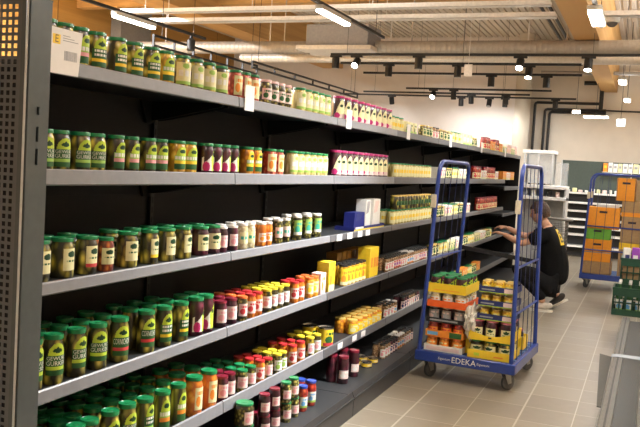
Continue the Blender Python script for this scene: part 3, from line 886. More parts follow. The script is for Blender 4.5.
def build_cart(name, label, loc, rz, hx, hy, frames, words, strap, zt=1.685, rods=4, bars=(.93, .58)):
    t = thing(name, label, 'roll container', loc, rz)
    d = MB()
    d.rbox(-hx, hx, -hy, -hy + .035, .142, .222, .006); d.rbox(-hx, hx, hy - .035, hy, .142, .222, .006)
    d.rbox(-hx, -hx + .035, -hy + .035, hy - .035, .142, .222, .006); d.rbox(hx - .035, hx, -hy + .035, hy - .035, .142, .222, .006)
    dk = d.build('base_frame', [BLUE], t)
    s = MB(); n = 8
    for i in range(n):
        y = -hy + .06 + (2 * hy - .12) * i / (n - 1); s.rbox(-hx + .035, hx - .035, y - .012, y + .012, .196, .219, .003)
    for x in (-.2, 0, .2): s.rbox(x - .012, x + .012, -hy + .035, hy - .035, .17, .196, .003)
    s.build('deck_grid', [BLUE2], t)
    if words:
        lt = MB()
        for w, x, size in words:
            vs, fs = text_mesh(w, size)
            lt.add([(x + p.x, -hy - .0012, .183 + p.y) for p in vs], fs)
        lt.build('lettering', [paper('white')], t)
    for sx in (-1, 1):
        for sy in (-1, 1): caster(t, sx * (hx - .085), sy * (hy - .10), rnd.uniform(.95, 1.15), .142)
    for (p0, p1, l0, l1) in frames:
        f = MB(); f.tube(arch_path(p0, p1, .21, zt, l0, l1), .0165, 10)
        fo = f.build('side_frame', [BLUE], t)
        def at(u, z):
            k = (z - .21) / (zt - .21)
            a = Vector((p0[0] + l0 * k, p0[1], z)); b = Vector((p1[0] + l1 * k, p1[1], z))
            return a.lerp(b, u)
        for i in range(rods):
            u = (i + 1) / (rods + 1)
            m = MB(); m.tube([at(u, .21), at(u, zt)], .0032, 6); m.build('rod', [mat('dark_blue_rod', (.012, .022, .09), rough=.4)], fo)
        for z in bars:
            m = MB(); m.tube([at(0, z), at(1, z)], .0095, 8); m.build('cross_bar', [BLUE], fo)
        m = MB(); m.rbox(-.02, .02, -.006, .006, -.05, .05, .003)
        o = m.build('hook_plate', [mat('cream_plate', (0.62, 0.56, 0.42), rough=.5)], fo); o.location = at(0, 1.38) + Vector((-.012, -.018, 0))
    if strap:
        a, b, z, z2 = strap
        m = MB(); m.prism([(a[0], z - .018), (b[0], z2 - .018), (b[0], z2 + .018), (a[0], z + .018)], 'y', a[1] - .003, a[1] + .003); m.build('strap', [mat('black_webbing', (0.012, 0.012, 0.014), rough=.8)], t)
    return t

CART = Matrix.Translation((.72, 6.395, 0)) @ Matrix.Rotation(R(-3.3), 4, 'Z')
CARTZ = R(-3.3)
def cw(x, y, z):
    p = CART @ Vector((x, y, z)); return (p.x, p.y, p.z)

# small goods standing in the cartons
def mini(name, D, H, lid, body, fn, v, n=14, span=150):
    mb = jar_profile(D, H)
    b = MB().lathe(mb, n).mesh('glass_body', [body]); l = MB().lathe(lid_profile(D, H), n).mesh('lid', [lid])
    lab = MB(); sl = []
    curved_label(lab, fn, D / 2 * 1.015, H * v[0], H * v[1], span, sl, (), 12, 12)
    return (name, b, l, lab.mesh('label', [paper(q) for q in sl]))
def put_mini(k, loc, rz, label, cat, group):
    name, b, l, lab = k
    t = thing(name, label, cat, loc, rz, group)
    link('glass_body', b, t); link('lid', l, t); link('label', lab, t)

def load_tray(name, label, colr, x, y, z, w, d, h, patches=(), dip=0.0, back=None):
    t = thing(name, label, 'tray', cw(x, y, z), CARTZ, 'cartons stacked on the roll container')
    tray_mesh(w, d, h, back, .004, dip).build('carton', [mat('carton_' + colr, PAL[colr], rough=.5, var=.04)], t)
    for (a, b, c, e, k) in patches:
        m = MB(); m.box(a, b, -.0012, 0, c, e); m.build('print', [paper(k)], t)
    return t

ROWWORD = ['front row', 'second row', 'third row']
POS3 = ['left', 'middle', 'right']
def build_cart_load():
    Z0 = .2225
    grn = LID['green']
    cup = mini('yoghurt_jar', .088, .105, LID['white'], B['onion'], L_plain('white', 'orange'), (.12, .72))
    dark = mini('drink_can', .084, .115, mat('lid_steel', (.55, .55, .53), rough=.3, metal=.8), B['beet'], L_plain('grey', 'rose', 'navy'), (.10, .80))
    redj = mini('sauce_jar', .086, .105, LID['red'], B['tomato'], L_plain('orange', 'red'), (.10, .66))
    orgj = mini('sauce_jar', .086, .105, LID['orange'], B['pumpkin'], L_plain('orange', 'cream', 'red'), (.12, .75))
    bott = mini('beetroot_jar', .088, .125, grn, B['beet'], L_swoosh, (.10, .80))
    layers = [  # tray colour, description, wall, jars, jar height, what, category, group, patches
        ('white', 'white carton tray of orange sauce jars at the bottom of the left cart stack', .048, orgj, .105, 'orange sauce jar in the white tray', 'jar', 'jars in the white tray', ((.02, .28, .010, .036, 'rose'),)),
        ('orange', 'orange and green carton tray of red sauce jars, second from bottom of left stack', .050, redj, .105, 'red sauce jar in the orange and green tray', 'jar', 'jars in the orange tray', ((.015, .10, .012, .038, 'sky'), (.19, .285, .004, .046, 'mgreen'))),
        ('black', 'black carton tray of dark cans in the middle of the left cart stack', .036, dark, .115, 'dark can in the black tray', 'can', 'cans in the black tray', ((.03, .25, .012, .024, 'grey'),)),
        ('redorange', 'bright orange carton tray of white-topped jars below the yellow tray', .052, cup, .105, 'white-topped jar in the bright orange tray', 'jar', 'jars in the bright orange tray', ()),
        ('yellow', 'yellow carton tray of green-lidded beetroot jars on top of left cart stack', .072, bott, .125, 'green-lidded beetroot jar in the top yellow tray', 'jar', 'jars in the top yellow tray', ((.05, .25, .02, .024, 'orange'),)),
    ]
    PAL['redorange'] = (0.82, 0.13, 0.02)
    z = Z0; w, d = .30, .40
    for i, (c, lab, wall, k, h, what, cat, grp, pt) in enumerate(layers):
        x0 = -.333 + (.004 * (i % 2)); y0 = -.415 + .006 * (i % 3)
        load_tray('carton_tray', lab, c, x0, y0, z, w, d, wall, pt)
        for a in range(3):
            for b in range(4):
                if b == 3 and a < 2: continue
                px = x0 + .05 + a * .1; py = y0 + .052 + b * .098
                if b == 0: txt = '%s, %s of the front three' % (what, POS3[a])
                elif b < 3: txt = '%s, %s in %s' % (what, POS3[a], ROWWORD[b])
                else: txt = '%s, rearmost on the right side' % what
                put_mini(k, cw(px, py, z + .0042), CARTZ - PI / 2 + rnd.uniform(-.3, .3), txt, cat, grp)
        z += h + .006
    # right stack: two yellow trays, then three low navy trays of yellow glasses
    gher = mini('gherkin_jar', .094, .130, grn, B['gherkin'], L_cream('lime'), (.15, .72))
    beet = mini('beetroot_jar', .100, .150, mat('lid_rose', (.62, .16, .24), rough=.3), B['beet'], L_cream('rose'), (.12, .62), span=95)
    x0, y0 = .015, -.425
    load_tray('carton_tray', 'yellow carton tray of gherkin jars at the bottom right of the cart', 'yellow', x0, y0, Z0, .325, .34, .062, ((.05, .09, .018, .04, 'lime'), (.2, .27, .02, .03, 'orange')))
    for a in range(3):
        for b in range(3):
            put_mini(gher, cw(x0 + .055 + a * .107, y0 + .056 + b * .107, Z0 + .0042), CARTZ - PI / 2 + rnd.uniform(-.3, .3),
                     'gherkin jar in the lower yellow tray, %s in %s' % (POS3[a], ROWWORD[b]), 'jar', 'jars in the lower yellow tray')
    z = Z0 + .137
    load_tray('carton_tray', 'yellow carton tray with dipped front holding dark beetroot jars', 'yellow', x0, y0, z, .325, .34, .075, ((.15, .175, .02, .03, 'black'),), .038)
    for a in range(3):
        for b in range(3):
            put_mini(beet, cw(x0 + .055 + a * .107, y0 + .058 + b * .107, z + .0042), CARTZ - PI / 2 + rnd.uniform(-.25, .25),
                     'dark beetroot jar in the dipped yellow tray, %s in %s' % (POS3[a], ROWWORD[b]), 'jar', 'jars in the dipped yellow tray')
    z += .158
    mus = mini('mustard_glass', .072, .080, LID['gold'], B['corn'], L_plain('yellow', 'cream'), (.14, .72))
    for i in range(3):
        nm = ('lowest', 'middle', 'topmost')[i]
        t = load_tray('carton_tray', 'low navy tray of yellow glasses, %s of three on the right stack' % nm, 'navy', x0 + .052, y0 + .01, z, .262, .30, .046,
                      ((.19, .255, .008, .040, 'rose'), (.02, .12, .018, .028, 'grey'), (.002, .26, .0, .006, 'lime')))
        for a in range(3):
            for b in range(2):
                put_mini(mus, cw(x0 + .052 + .046 + a * .085, y0 + .056 + b * .085, z + .0042), CARTZ - PI / 2 + rnd.uniform(-.3, .3),
                         'yellow glass in the %s navy tray, %s in %s' % (nm, POS3[a], ROWWORD[b]), 'jar', 'glasses in the navy trays')
        z += .104
    # rear of the deck, seen through the right frame
    load_tray('carton_tray', 'small yellow tray behind the right cart frame with one pink-lidded jar', 'yellow', .16, .10, Z0, .17, .17, .10)
    put_mini(beet, cw(.262, .172, Z0 + .0042), CARTZ, 'pink-lidded dark jar in the small tray behind the right cart frame', 'jar', None)
    # crumpled film between the two stacks
    m = MB(); r = random.Random(11)
    bm = bmesh.new(); bmesh.ops.create_icosphere(bm, subdivisions=4, radius=1)
    from mathutils import noise
    for v in bm.verts:
        p = v.co.copy(); q = noise.noise(p * 3.1) * .35 + abs(noise.noise(p * 7.3)) * .32 + noise.noise(p * 15) * .12
        v.co = Vector((p.x * .055, p.y * .11, p.z * .120)) * (1 + q)
    bm.verts.index_update()
    m.add([v.co[:] for v in bm.verts], [[v.index for v in f.verts] for f in bm.faces]); bm.free()
    o = m.build('plastic_wrap', [mat('white_crumpled_film', (0.72, 0.68, 0.60), rough=.25, var=.15, scale=25, coat=.5)], None)
    o.location = cw(.015, -.335, .475); tag(o, 'crumpled whitish plastic film between the two cart stacks', 'plastic film')
    load_tray('carton_tray', 'yellow tray corner under the crumpled plastic film between the stacks', 'yellow', -.03, -.32, Z0, .04, .30, .115)

def build_carts():
    build_cart('roll_container', 'blue loaded roll container with EDEKA lettering standing beside the shelf', (.72, 6.395, 0), CARTZ, .388, .463,
               [((-.362, -.44), (-.362, .43), .070, .062), ((.352, -.44), (.362, .43), -.024, -.05)],
               [('EDEKA', .0, .062), ('Eigentum', -.150, .026), ('Eigentum', .150, .026)], ((-.325, .43), (.345, .43), .965, .90))
    build_cart_load()
    build_cart('roll_container', 'blue roll container loaded with orange and brown boxes further back', (1.455, 12.75, 0), 0, .42, .36,
               [((-.40, -.34), (.40, -.34), .05, -.02), ((-.40, .33), (.40, .33), .05, -.02)], [], None, 1.70, 5, (.93, .58))
    OR = mat('orange_box_card', (0.80, 0.30, 0.015), rough=.6, var=.06); BR = mat('brown_box_card', (0.36, 0.23, 0.11), rough=.75, var=.1)
    GR = mat('green_box_card', (0.13, 0.38, 0.04), rough=.6); YE = mat('yellow_box_tape', (0.80, 0.52, 0.02), rough=.5)
    HO = mat('dark_handle_hole', (0.03, 0.02, 0.03), rough=.8)
    def box(label, x0, x1, y0, z0, z1, m, band=None, hole=True, d=.30):
        t = thing('cardboard_box', label, 'box', ((x0 + x1) / 2, y0, z0), 0, 'boxes on the far roll container')
        w = (x1 - x0) / 2; h = z1 - z0
        b = MB(); b.rbox(-w, w, 0, d, 0, h, .005); b.build('box', [m], t)
        if hole:
            b = MB(); b.rbox(-.055, .055, -.0015, .001, h * .78 - .015, h * .78 + .015, .0005); b.build('handle_hole', [HO], t)
        if band:
            b = MB(); b.box(-w, w, -.001, .0, h * band[0], h * band[1]); b.build('band', [band[2]], t)
    y = 12.435
    box('brown cardboard box at the bottom left of far roll container', 1.065, 1.475, y, .2225, .405, BR, None, False)
    box('lower orange box in left stack of far roll container', 1.06, 1.45, y + .004, .407, .735, OR, (.40, .44, paper('grey')))
    box('green box between two orange boxes on far roll container', 1.06, 1.43, y + .002, .737, .895, GR)
    box('wide orange box on top of left stack, far roll container', 1.075, 1.535, y, .897, 1.215, OR)
    box('brown cardboard box with yellow band at right of far roll container', 1.555, 1.855, y + .01, .2225, .72, BR, (.80, .99, YE), False)
    box('brown cardboard box above the yellow band on far roll container', 1.56, 1.855, y + .006, .722, 1.10, BR)
    box('low orange-edged brown box under the topmost orange box', 1.55, 1.85, y + .01, 1.102, 1.325, BR, (.0, .28, OR), False)
    box('topmost orange box with brown side on far roll container', 1.46, 1.72, y + .012, 1.327, 1.66, OR)
    box('brown box beside the topmost orange box, far roll container', 1.724, 1.86, y + .012, 1.327, 1.64, BR, None, False)
    p = MB()
    for i in range(7):
        p.rbox(1.19 + .004 * i, 1.51 + .003 * i, y + .02, y + .26, 1.2155 + i * .006, 1.2208 + i * .006, .001)
    o = p.build('paper_stack', [paper('white')]); tag(o, 'stack of white papers lying on the left orange box', 'papers')

# ------------------------------------------------------------------ crates and bundle on the right
def build_right():
    GC = mat('dark_green_crate', (0.012, 0.060, 0.032), rough=.45, var=.1)
    def crate(label, x, y, z, w, d, h):
        t = thing('bottle_crate', label, 'crate', (x, y, z), 0, 'green crates')
        m = MB(); m.box(0, w, 0, d, 0, .012)
        for (a, b, c, e) in ((0, w, 0, .014), (0, w, d - .014, d), (0, .014, .014, d - .014), (w - .014, w, .014, d - .014)):
            m.box(a, b, c, e, .012, h * .22); m.box(a, b, c, e, h * .70, h)
            L = (b - a) if (b - a) > (e - c) else (e - c); n = max(3, int(L / .07))
            for i in range(n + 1):
                if (b - a) > (e - c): q = a + (L - .016) * i / n; m.box(q, q + .016, c, e, h * .22, h * .70)
                else: q = c + (L - .016) * i / n; m.box(a, b, q, q + .016, h * .22, h * .70)
            mid = h * .46
            m.box(a, b, c, e, mid - .008, mid + .008)
        m.rbox(-.006, w + .006, -.006, .002, h * .92, h, .002); m.rbox(-.006, .002, .002, d, h * .92, h, .002)
        m.build('crate_body', [GC], t)
    crate('lower dark green bottle crate on the floor behind the wrapped bundle', 1.585, 10.22, 0, .60, .40, .335)
    crate('dark green crate at the bottom of the rear crate stack', 1.64, 10.64, 0, .60, .40, .325)
    crate('dark green crate on top of the rear crate stack, holding packets', 1.64, 10.64, .327, .60, .40, .333)
    bot = MB(); r = .031
    bot.lathe([(r * .9, 0), (r, .006), (r, .15), (r * .92, .175), (.014, .225), (.0125, .262)], 14)
    body = bot.mesh('glass_body', [mat('green_bottle_glass', (0.05, 0.14, 0.05), rough=.12, coat=1)])
    cap = MB().lathe([(.0145, .262), (.0150, .272), (.0145, .281), (.010, .283)], 12).mesh('cap', [mat('white_cap', (.75, .74, .72), rough=.4)])
    lab = MB(); sl = []; curved_label(lab, L_plain('white', 'sky', 'lgreen'), r * 1.02, .03, .13, 200, sl, (), 12, 10); labm = lab.mesh('label', [paper(q) for q in sl])
    k = 0
    for i in range(4):
        for j in range(3):
            t = thing('glass_bottle', 'green bottle lying tilted in lower crate, %s along, %s row' % (ONES[i + 1], ONES[j + 1]), 'bottle', (1.66 + i * .115, 10.29 + j * .115, .0125), rnd.uniform(-2.5, -.6), 'bottles in the lower crate')
            t.scale = (1.3, 1.3, 1.38)
            link('glass_body', body, t); link('cap', cap, t); link('label', labm, t)
            k += 1
    r2 = random.Random(5)
    for i in range(5):
        w = r2.uniform(.07, .1); c = ('white', 'purple', 'white', 'magenta', 'white')[i]
        m = MB(); m.rbox(-w / 2, w / 2, -.03, .03, 0, r2.uniform(.14, .20), .008); m.box(-w * .3, w * .3, -.0312, -.03, .05, .10, 1)
        o = m.build('detergent_pack', [paper(c), paper('navy' if c == 'white' else 'white')], None)
        o.location = (1.70 + i * .105, 10.72, .60); o.rotation_euler = (0, r2.uniform(-.25, .25) * 0, r2.uniform(-.3, .3))
        tag(o, '%s packet standing in the upper green crate, %s from left' % (c, ONES[i + 1]), 'packet', 'packets in the upper crate')
    f = MB(); f.box(1.66, 2.22, 10.66, 11.02, .585, .60); o = f.build('carton_sheet', [paper('grey')]); tag(o, 'grey carton sheet laid inside the upper green crate', 'sheet')
    f = MB(); f.box(1.67, 2.21, 10.67, 11.01, .3395, .585); o = f.build('carton_block', [BROWN()]); tag(o, 'brown carton filling the upper green crate', 'carton')
    # bundle of grey steel shelf parts wrapped in clear film
    G1 = mat('grey_shelf_steel', (0.125, 0.118, 0.100), rough=.6, spec=.15, var=.08); G2 = mat('dark_shelf_steel', (0.030, 0.030, 0.025), rough=.6, spec=.15, var=.15, scale=12)
    t = thing('shelf_bundle', 'bundle of grey steel shelf trays wrapped in clear film on the floor', 'shelf parts', (1.70, 4.55, 0), R(-.4))
    L = 4.45
    def chan(z, h, x0=0.0, x1=.58, lip=.045):
        m = MB()
        m.prism([(x0, z), (x1, z), (x1, z + h), (x1 - lip, z + h), (x1 - lip, z + h - .004), (x1 - .004, z + h - .004), (x1 - .004, z + .004), (x0 + .004, z + .004), (x0 + .004, z + h - .004), (x0 + lip, z + h - .004), (x0 + lip, z + h), (x0, z + h)], 'y', 0, L)
        return m
    for i in range(3): chan(.045 * i + .004, .044).build('shelf_tray', [G1], t)
    m = MB(); m.box(.05, .53, .02, L - .02, .139, .150)
    m.build('inner_sheet', [G2], t)
    for x, w_ in ((.004, .08), (.215, .09), (.49, .084)):
        m = MB(); m.prism([(x, .150), (x + w_, .150), (x + w_ - .006, .181), (x + .006, .181)], 'y', .0, L - .01); m.build('rail', [G1], t)
        m = MB(); m.prism([(x + w_ * .42, .1812), (x + w_ * .58, .1812), (x + w_ * .58, .1822), (x + w_ * .42, .1822)], 'y', .0, L - .01); m.build('groove', [G2], t)
    w = MB()
    w.prism([(-.006, 0.001), (-.006, .185), (.04, .192), (.54, .192), (.586, .185), (.586, .001), (.583, .001), (.583, .183), (.54, .189), (.04, .189), (-.003, .183), (-.003, .001)], 'y', -.01, L + .01)
    w.build('clear_wrap', [film('clear_wrap_film', (.40, .41, .39), .05, .3)], t)
    b = MB(); b.prism([(-.008, .001), (-.008, .187), (.04, .194), (.54, .194), (.588, .187), (.588, .001), (.5865, .001), (.5865, .186), (.54, .1925), (.04, .1925), (-.0065, .186), (-.0065, .001)], 'y', 2.30, 2.42)
    b.build('tape_band', [film('whitish_tape', (.60, .68, .74), .4, .3)], t)
    p = MB(); p.prism([(1.585, 7.80), (1.690, 7.72), (1.690, 5.95), (1.660, 5.95)], 'z', .001, .006)
    o = p.build('steel_strip', [mat('grey_strip_steel', (0.095, 0.088, 0.072), rough=.6, spec=.2)]); tag(o, 'flat grey steel strip on the floor beside the wrapped bundle', 'steel strip')

def BROWN(): return mat('brown_box_card', (0.36, 0.23, 0.11), rough=.75, var=.1)
# ------------------------------------------------------------------ the person
def skinned(nodes, edges, root=0, levels=2):
    me = bpy.data.meshes.new('skin'); me.from_pydata([n[0] for n in nodes], edges, [])
    ob = bpy.data.objects.new('skin', me); COL.objects.link(ob)
    md = ob.modifiers.new('s', 'SKIN'); md.use_smooth_shade = True
    sv = me.skin_vertices[0].data
    for i, n in enumerate(nodes):
        r = n[1]; sv[i].radius = (r, r) if not isinstance(r, tuple) else r
        sv[i].use_root = (i == root)
    ss = ob.modifiers.new('d', 'SUBSURF'); ss.levels = levels; ss.render_levels = levels
    dg = bpy.context.evaluated_depsgraph_get(); dg.update()
    out = bpy.data.meshes.new_from_object(ob.evaluated_get(dg))
    bpy.data.objects.remove(ob)
    return out

def remeshed(meshes, voxel, smooth=4, name='body'):
    bm = bmesh.new()
    for m in meshes: bm.from_mesh(m)
    me = bpy.data.meshes.new(name); bm.to_mesh(me); bm.free()
    ob = bpy.data.objects.new(name, me); COL.objects.link(ob)
    md = ob.modifiers.new('r', 'REMESH'); md.mode = 'VOXEL'; md.voxel_size = voxel; md.use_smooth_shade = True
    s = ob.modifiers.new('s', 'SMOOTH'); s.iterations = smooth; s.factor = .5
    dg = bpy.context.evaluated_depsgraph_get(); dg.update()
    out = bpy.data.meshes.new_from_object(ob.evaluated_get(dg))
    bpy.data.objects.remove(ob)
    out.materials.clear()
    for p in out.polygons: p.use_smooth = True
    out.name = name
    return out

def head_mesh(c, tilt):
    """skull with jaw, brow, nose, lips and ears; the face looks along -x, then pitches by tilt"""
    bm = bmesh.new(); bmesh.ops.create_icosphere(bm, subdivisions=4, radius=1)
    for v in bm.verts:
        p = v.co.copy()
        x, y, z = p.x * .098, p.y * .076, p.z * .118
        if p.z < 0: x = x * (1 - .12 * -p.z) - .012 * (-p.z); y *= 1 - .28 * (-p.z)
        if p.x < -.3:
            f = max(0, 1 - (p.y / .22) ** 2)
            nose = max(0, 1 - ((p.z + .12) / .24) ** 2) * f
            x -= .020 * nose
            for s in (-1, 1):
                e = max(0, 1 - ((p.y - s * .36) / .17) ** 2 - ((p.z - .04) / .11) ** 2); x += .010 * e
            lip = max(0, 1 - ((p.z + .48) / .10) ** 2) * max(0, 1 - (p.y / .34) ** 2); x -= .006 * lip
            chin = max(0, 1 - ((p.z + .80) / .22) ** 2) * max(0, 1 - (p.y / .4) ** 2); x -= .008 * chin
        v.co = Vector((x, y, z)) * 1.12
    for s in (-1, 1):
        r = bmesh.ops.create_icosphere(bm, subdivisions=2, radius=1)
        for v in r['verts']:
            v.co = Vector((v.co.x * .018 + .008, v.co.y * .009 + s * .077, v.co.z * .032 - .006))
    M = Matrix.Translation(c) @ Matrix.Rotation(tilt, 4, 'Y')
    for v in bm.verts: v.co = M @ v.co
    me = bpy.data.meshes.new('head'); bm.to_mesh(me); bm.free()
    return me, M

def hand_meshes(wrist, fwd, up, side, curl=.35, scale=1.0):
    """palm, four unequal bent fingers and a thumb leaving the side of the palm"""
    f = Vector(fwd).normalized(); u = (Vector(up) - f * Vector(up).dot(f)).normalized(); s = f.cross(u) * side
    W = Vector(wrist); out = []
    def P(a, b, c): return W + (f * a + s * b + u * c) * scale
    bm = bmesh.new(); bmesh.ops.create_cube(bm, size=1)
    for v in bm.verts:
        a = v.co.x + .5
        v.co = P(a * .095 - .008, v.co.y * (.058 + .026 * a), v.co.z * (.034 - .006 * a))
    bmesh.ops.subdivide_edges(bm, edges=bm.edges[:], cuts=2, use_grid_fill=True)
    bmesh.ops.smooth_vert(bm, verts=bm.verts[:], factor=.4, use_axis_x=True, use_axis_y=True, use_axis_z=True)
    me = bpy.data.meshes.new('palm'); bm.to_mesh(me); bm.free(); out.append(me)
    for i, ln in enumerate((.070, .080, .075, .058)):
        b = (.030 - .020 * i)
        th = 0; p = P(.070, b, 0); pts = [(p, .0095)]; q = P(.088, b, 0); pts.append((q, .0095))
        cur = (.088, 0.0)
        for seg, k in ((.45, 1), (.30, 2), (.25, 3)):
            th += curl
            cur = (cur[0] + ln * seg * math.cos(th), cur[1] - ln * seg * math.sin(th))
            pts.append((P(cur[0], b * (1 + .12 * k / 3), cur[1]), .0092 - .0008 * k))
        out.append(skinned(pts, [(j, j + 1) for j in range(len(pts) - 1)], 0, 1))
    pts = [(P(.020, .024, 0), .012), (P(.045, .050, -.008), .0105), (P(.070, .062, -.018), .0098), (P(.092, .058, -.026), .0085)]
    out.append(skinned(pts, [(0, 1), (1, 2), (2, 3)], 0, 1))
    return out

def build_person():
    SK = mat('skin', (0.56, 0.30, 0.19), rough=.5, var=.05); HAIR = mat('dark_brown_hair', (0.045, 0.022, 0.012), rough=.55, var=.35, scale=160)
    TS = mat('black_cotton', (0.005, 0.005, 0.0055), rough=.9, var=.15, spec=.2); TR = mat('black_trouser_cloth', (0.008, 0.0075, 0.008), rough=.9, var=.2, spec=.2)
    Y = 10.0
    t = thing('person', 'person in black T-shirt with yellow print crouching and reaching into the shelf', 'person', (.84, Y, 0))
    O = Vector((.84, Y, 0))
    def N(x, y, z, r): return (Vector((x, y, z)), r)
    # joints
    pelvis = (.90, Y, .34); sp1 = (.925, Y, .50); sp2 = (.90, Y, .70); sp3 = (.84, Y, .90); nb = (.785, Y, 1.01); nk = (.745, Y, 1.065)
    shL = (.80, Y - .185, .945); shR = (.80, Y + .185, .945)
    elL = (.535, Y - .215, .79); elR = (.515, Y + .20, .855)
    wrL = (.285, Y - .115, .885); wrR = (.285, Y + .10, .955)
    hpL = (.86, Y - .115, .34); hpR = (.86, Y + .115, .34)
    knL = (.455, Y - .19, .50); knR = (.46, Y + .20, .44)
    anL = (.84, Y - .17, .10); anR = (.98, Y + .17, .15)
    nodes = [N(*pelvis, .135), N(*sp1, .135), N(*sp2, .140), N(*sp3, .140), N(*nb, .065), N(*nk, .055), N(.715, Y, 1.11, .05),
             N(*shL, .062), N(*elL, .043), N(*wrL, .029), N(*shR, .062), N(*elR, .043), N(*wrR, .029),
             N(*hpL, .098), N(*knL, .062), N(*anL, .042), N(*hpR, .098), N(*knR, .062), N(*anR, .042),
             N(.40, Y - .165, .84, .040), N(.39, Y + .15, .905, .040), N(.66, Y - .185, .315, .055), N(.74, Y + .19, .30, .055)]
    ed = [(0, 1), (1, 2), (2, 3), (3, 4), (4, 5), (5, 6), (3, 7), (7, 8), (8, 19), (19, 9), (3, 10), (10, 11), (11, 20), (20, 12), (0, 13), (13, 14), (14, 21), (21, 15), (0, 16), (16, 17), (17, 22), (22, 18)]
    core = skinned(nodes, ed, 0, 2)
    hd, M = head_mesh(Vector((.690, Y - .005, 1.175)), R(-16))
    hl = hand_meshes(wrL, (-1, .25, .18), (.15, 0, 1), 1, .33); hr = hand_meshes(wrR, (-1, -.2, .05), (.1, 0, 1), -1, .38)
    body = remeshed([core, hd] + hl + hr, .0065, 3, 'body')
    body.transform(Matrix.Translation(-O)); body.materials.append(SK); link('body', body, t)
    # hair: cap over the skull, off the face
    bm = bmesh.new(); bmesh.ops.create_icosphere(bm, subdivisions=5, radius=1)
    from mathutils import noise
    for v in bm.verts:
        p = v.co.copy(); n = noise.noise(p * 9) * .05 + noise.noise(p * 22) * .03
        v.co = Vector((p.x * .120 + .004, p.y * .096, p.z * .139 + .006)) * (1 + n)
    dead = [v for v in bm.verts if (v.co.x < -.060 and v.co.z < .062) or (v.co.x < -.012 and v.co.z < -.012) or v.co.z < -.075 - .3 * v.co.x * 0 or (abs(v.co.y) > .06 and v.co.z < -.03 and v.co.x < .03)]
    bmesh.ops.delete(bm, geom=dead, context='VERTS')
    for v in bm.verts: v.co = M @ v.co - O
    me = bpy.data.meshes.new('hair'); bm.to_mesh(me); bm.free()
    me.materials.append(HAIR)
    for p in me.polygons: p.use_smooth = True
    h = link('hair', me, t); sd = h.modifiers.new('thickness', 'SOLIDIFY'); sd.thickness = .008
    # eyes and brows
    for s in (-1, 1):
        e = MB(); e.lathe([(.001, -.011), (.008, -.008), (.011, 0), (.008, .008), (.001, .011)], 12, M=Matrix.Translation(-O) @ M @ Matrix.Translation((-.0905, s * .031, .006)))
        e.build('eye', [mat('eye_dark', (.05, .03, .02), rough=.2)], t)
    # clothing
    tn = [N(.905, Y, .29, .178), N(.915, Y, .48, .188), N(.885, Y, .69, .190), N(.835, Y, .885, .180), N(.795, Y, .985, .100),
          N(.80, Y - .185, .935, .098), N(.60, Y - .21, .825, .086), N(.80, Y + .185, .935, .098), N(.60, Y + .205, .875, .086)]
    te = [(0, 1), (1, 2), (2, 3), (3, 4), (3, 5), (5, 6), (3, 7), (7, 8)]
    ts = remeshed([skinned(tn, te, 0, 2)], .010, 5, 't_shirt'); bv = BVHTree.FromPolygons([v.co.copy() for v in ts.vertices], [list(p.vertices) for p in ts.polygons])
    ts.transform(Matrix.Translation(-O)); ts.materials.append(TS); so = link('t_shirt', ts, t)
    kn = [N(.895, Y, .315, .150), N(.85, Y - .118, .325, .118), N(.65, Y - .155, .42, .098), N(.44, Y - .192, .50, .080), N(.63, Y - .187, .33, .072), N(.835, Y - .172, .135, .058),
          N(.85, Y + .118, .325, .118), N(.66, Y + .16, .39, .098), N(.45, Y + .20, .44, .080), N(.72, Y + .19, .30, .072), N(.965, Y + .172, .185, .058)]
    ke = [(0, 1), (1, 2), (2, 3), (3, 4), (4, 5), (0, 6), (6, 7), (7, 8), (8, 9), (9, 10)]
    tr = remeshed([skinned(kn, ke, 0, 2)], .010, 5, 'trousers'); tr.transform(Matrix.Translation(-O)); tr.materials.append(TR); link('trousers', tr, t)
    # yellow print on the back, laid on the cloth
    def on_cloth(a, b):
        hit = bv.ray_cast(Vector((1.75, Y - .60 + a, .84 + b)), Vector((-.8, .52, 0)).normalized())
        return hit[0], hit[1]
    def patch(name, w0, w1, h0, h1, m, off, parent, n=10):
        q = MB(); idx = {}
        for i in range(n + 1):
            for j in range(n + 1):
                p, nn = on_cloth(w0 + (w1 - w0) * i / n, h0 + (h1 - h0) * j / n)
                if p is None: return None
                if nn.x < 0: nn = -nn
                idx[(i, j)] = len(q.v); q.v.append(tuple(p + nn * off - O))
        for i in range(n):
            for j in range(n):
                q.f.append([idx[(i, j)], idx[(i + 1, j)], idx[(i + 1, j + 1)], idx[(i, j + 1)]]); q.m.append(0)
        return q.build(name, [m], parent)
    yp = patch('yellow_print', -.06, .09, -.03, .15, paper('yellow'), .003, so)
    if yp is not None:
        for (w0, w1, h0, h1) in ((-.03, -.005, .0, .12), (-.005, .06, .0, .022), (-.005, .05, .05, .072), (-.005, .06, .098, .12)):
            patch('print_letter', w0, w1, h0, h1, paper('black'), .0045, yp, 4)
    # sneakers
    SN = mat('pale_sneaker', (0.55, 0.50, 0.42), rough=.6, var=.12); SO = mat('white_sole', (.72, .68, .6), rough=.6); BK = mat('dark_sneaker', (0.03, 0.028, 0.028), rough=.6)
    def shoe(ax, ay, az, pitch, m):
        Ms = Matrix.Translation(Vector((ax, ay, az)) - O) @ Matrix.Rotation(pitch, 4, 'Y')
        bm = bmesh.new(); bmesh.ops.create_icosphere(bm, subdivisions=3, radius=1)
        for v in bm.verts:
            p = v.co; L = -.085 + p.x * .148
            hh = .050 - .022 * max(0, -p.x) + .030 * max(0, p.x)
            wd = .046 - .010 * max(0, p.x) - .008 * max(0, -p.x - .5)
            v.co = Ms @ Vector((L, p.y * wd, .018 + max(-.0, .5 + p.z * .5) * hh * 1.6))
        me = bpy.data.meshes.new('sneaker'); bm.to_mesh(me); bm.free(); me.materials.append(m)
        for p in me.polygons: p.use_smooth = True
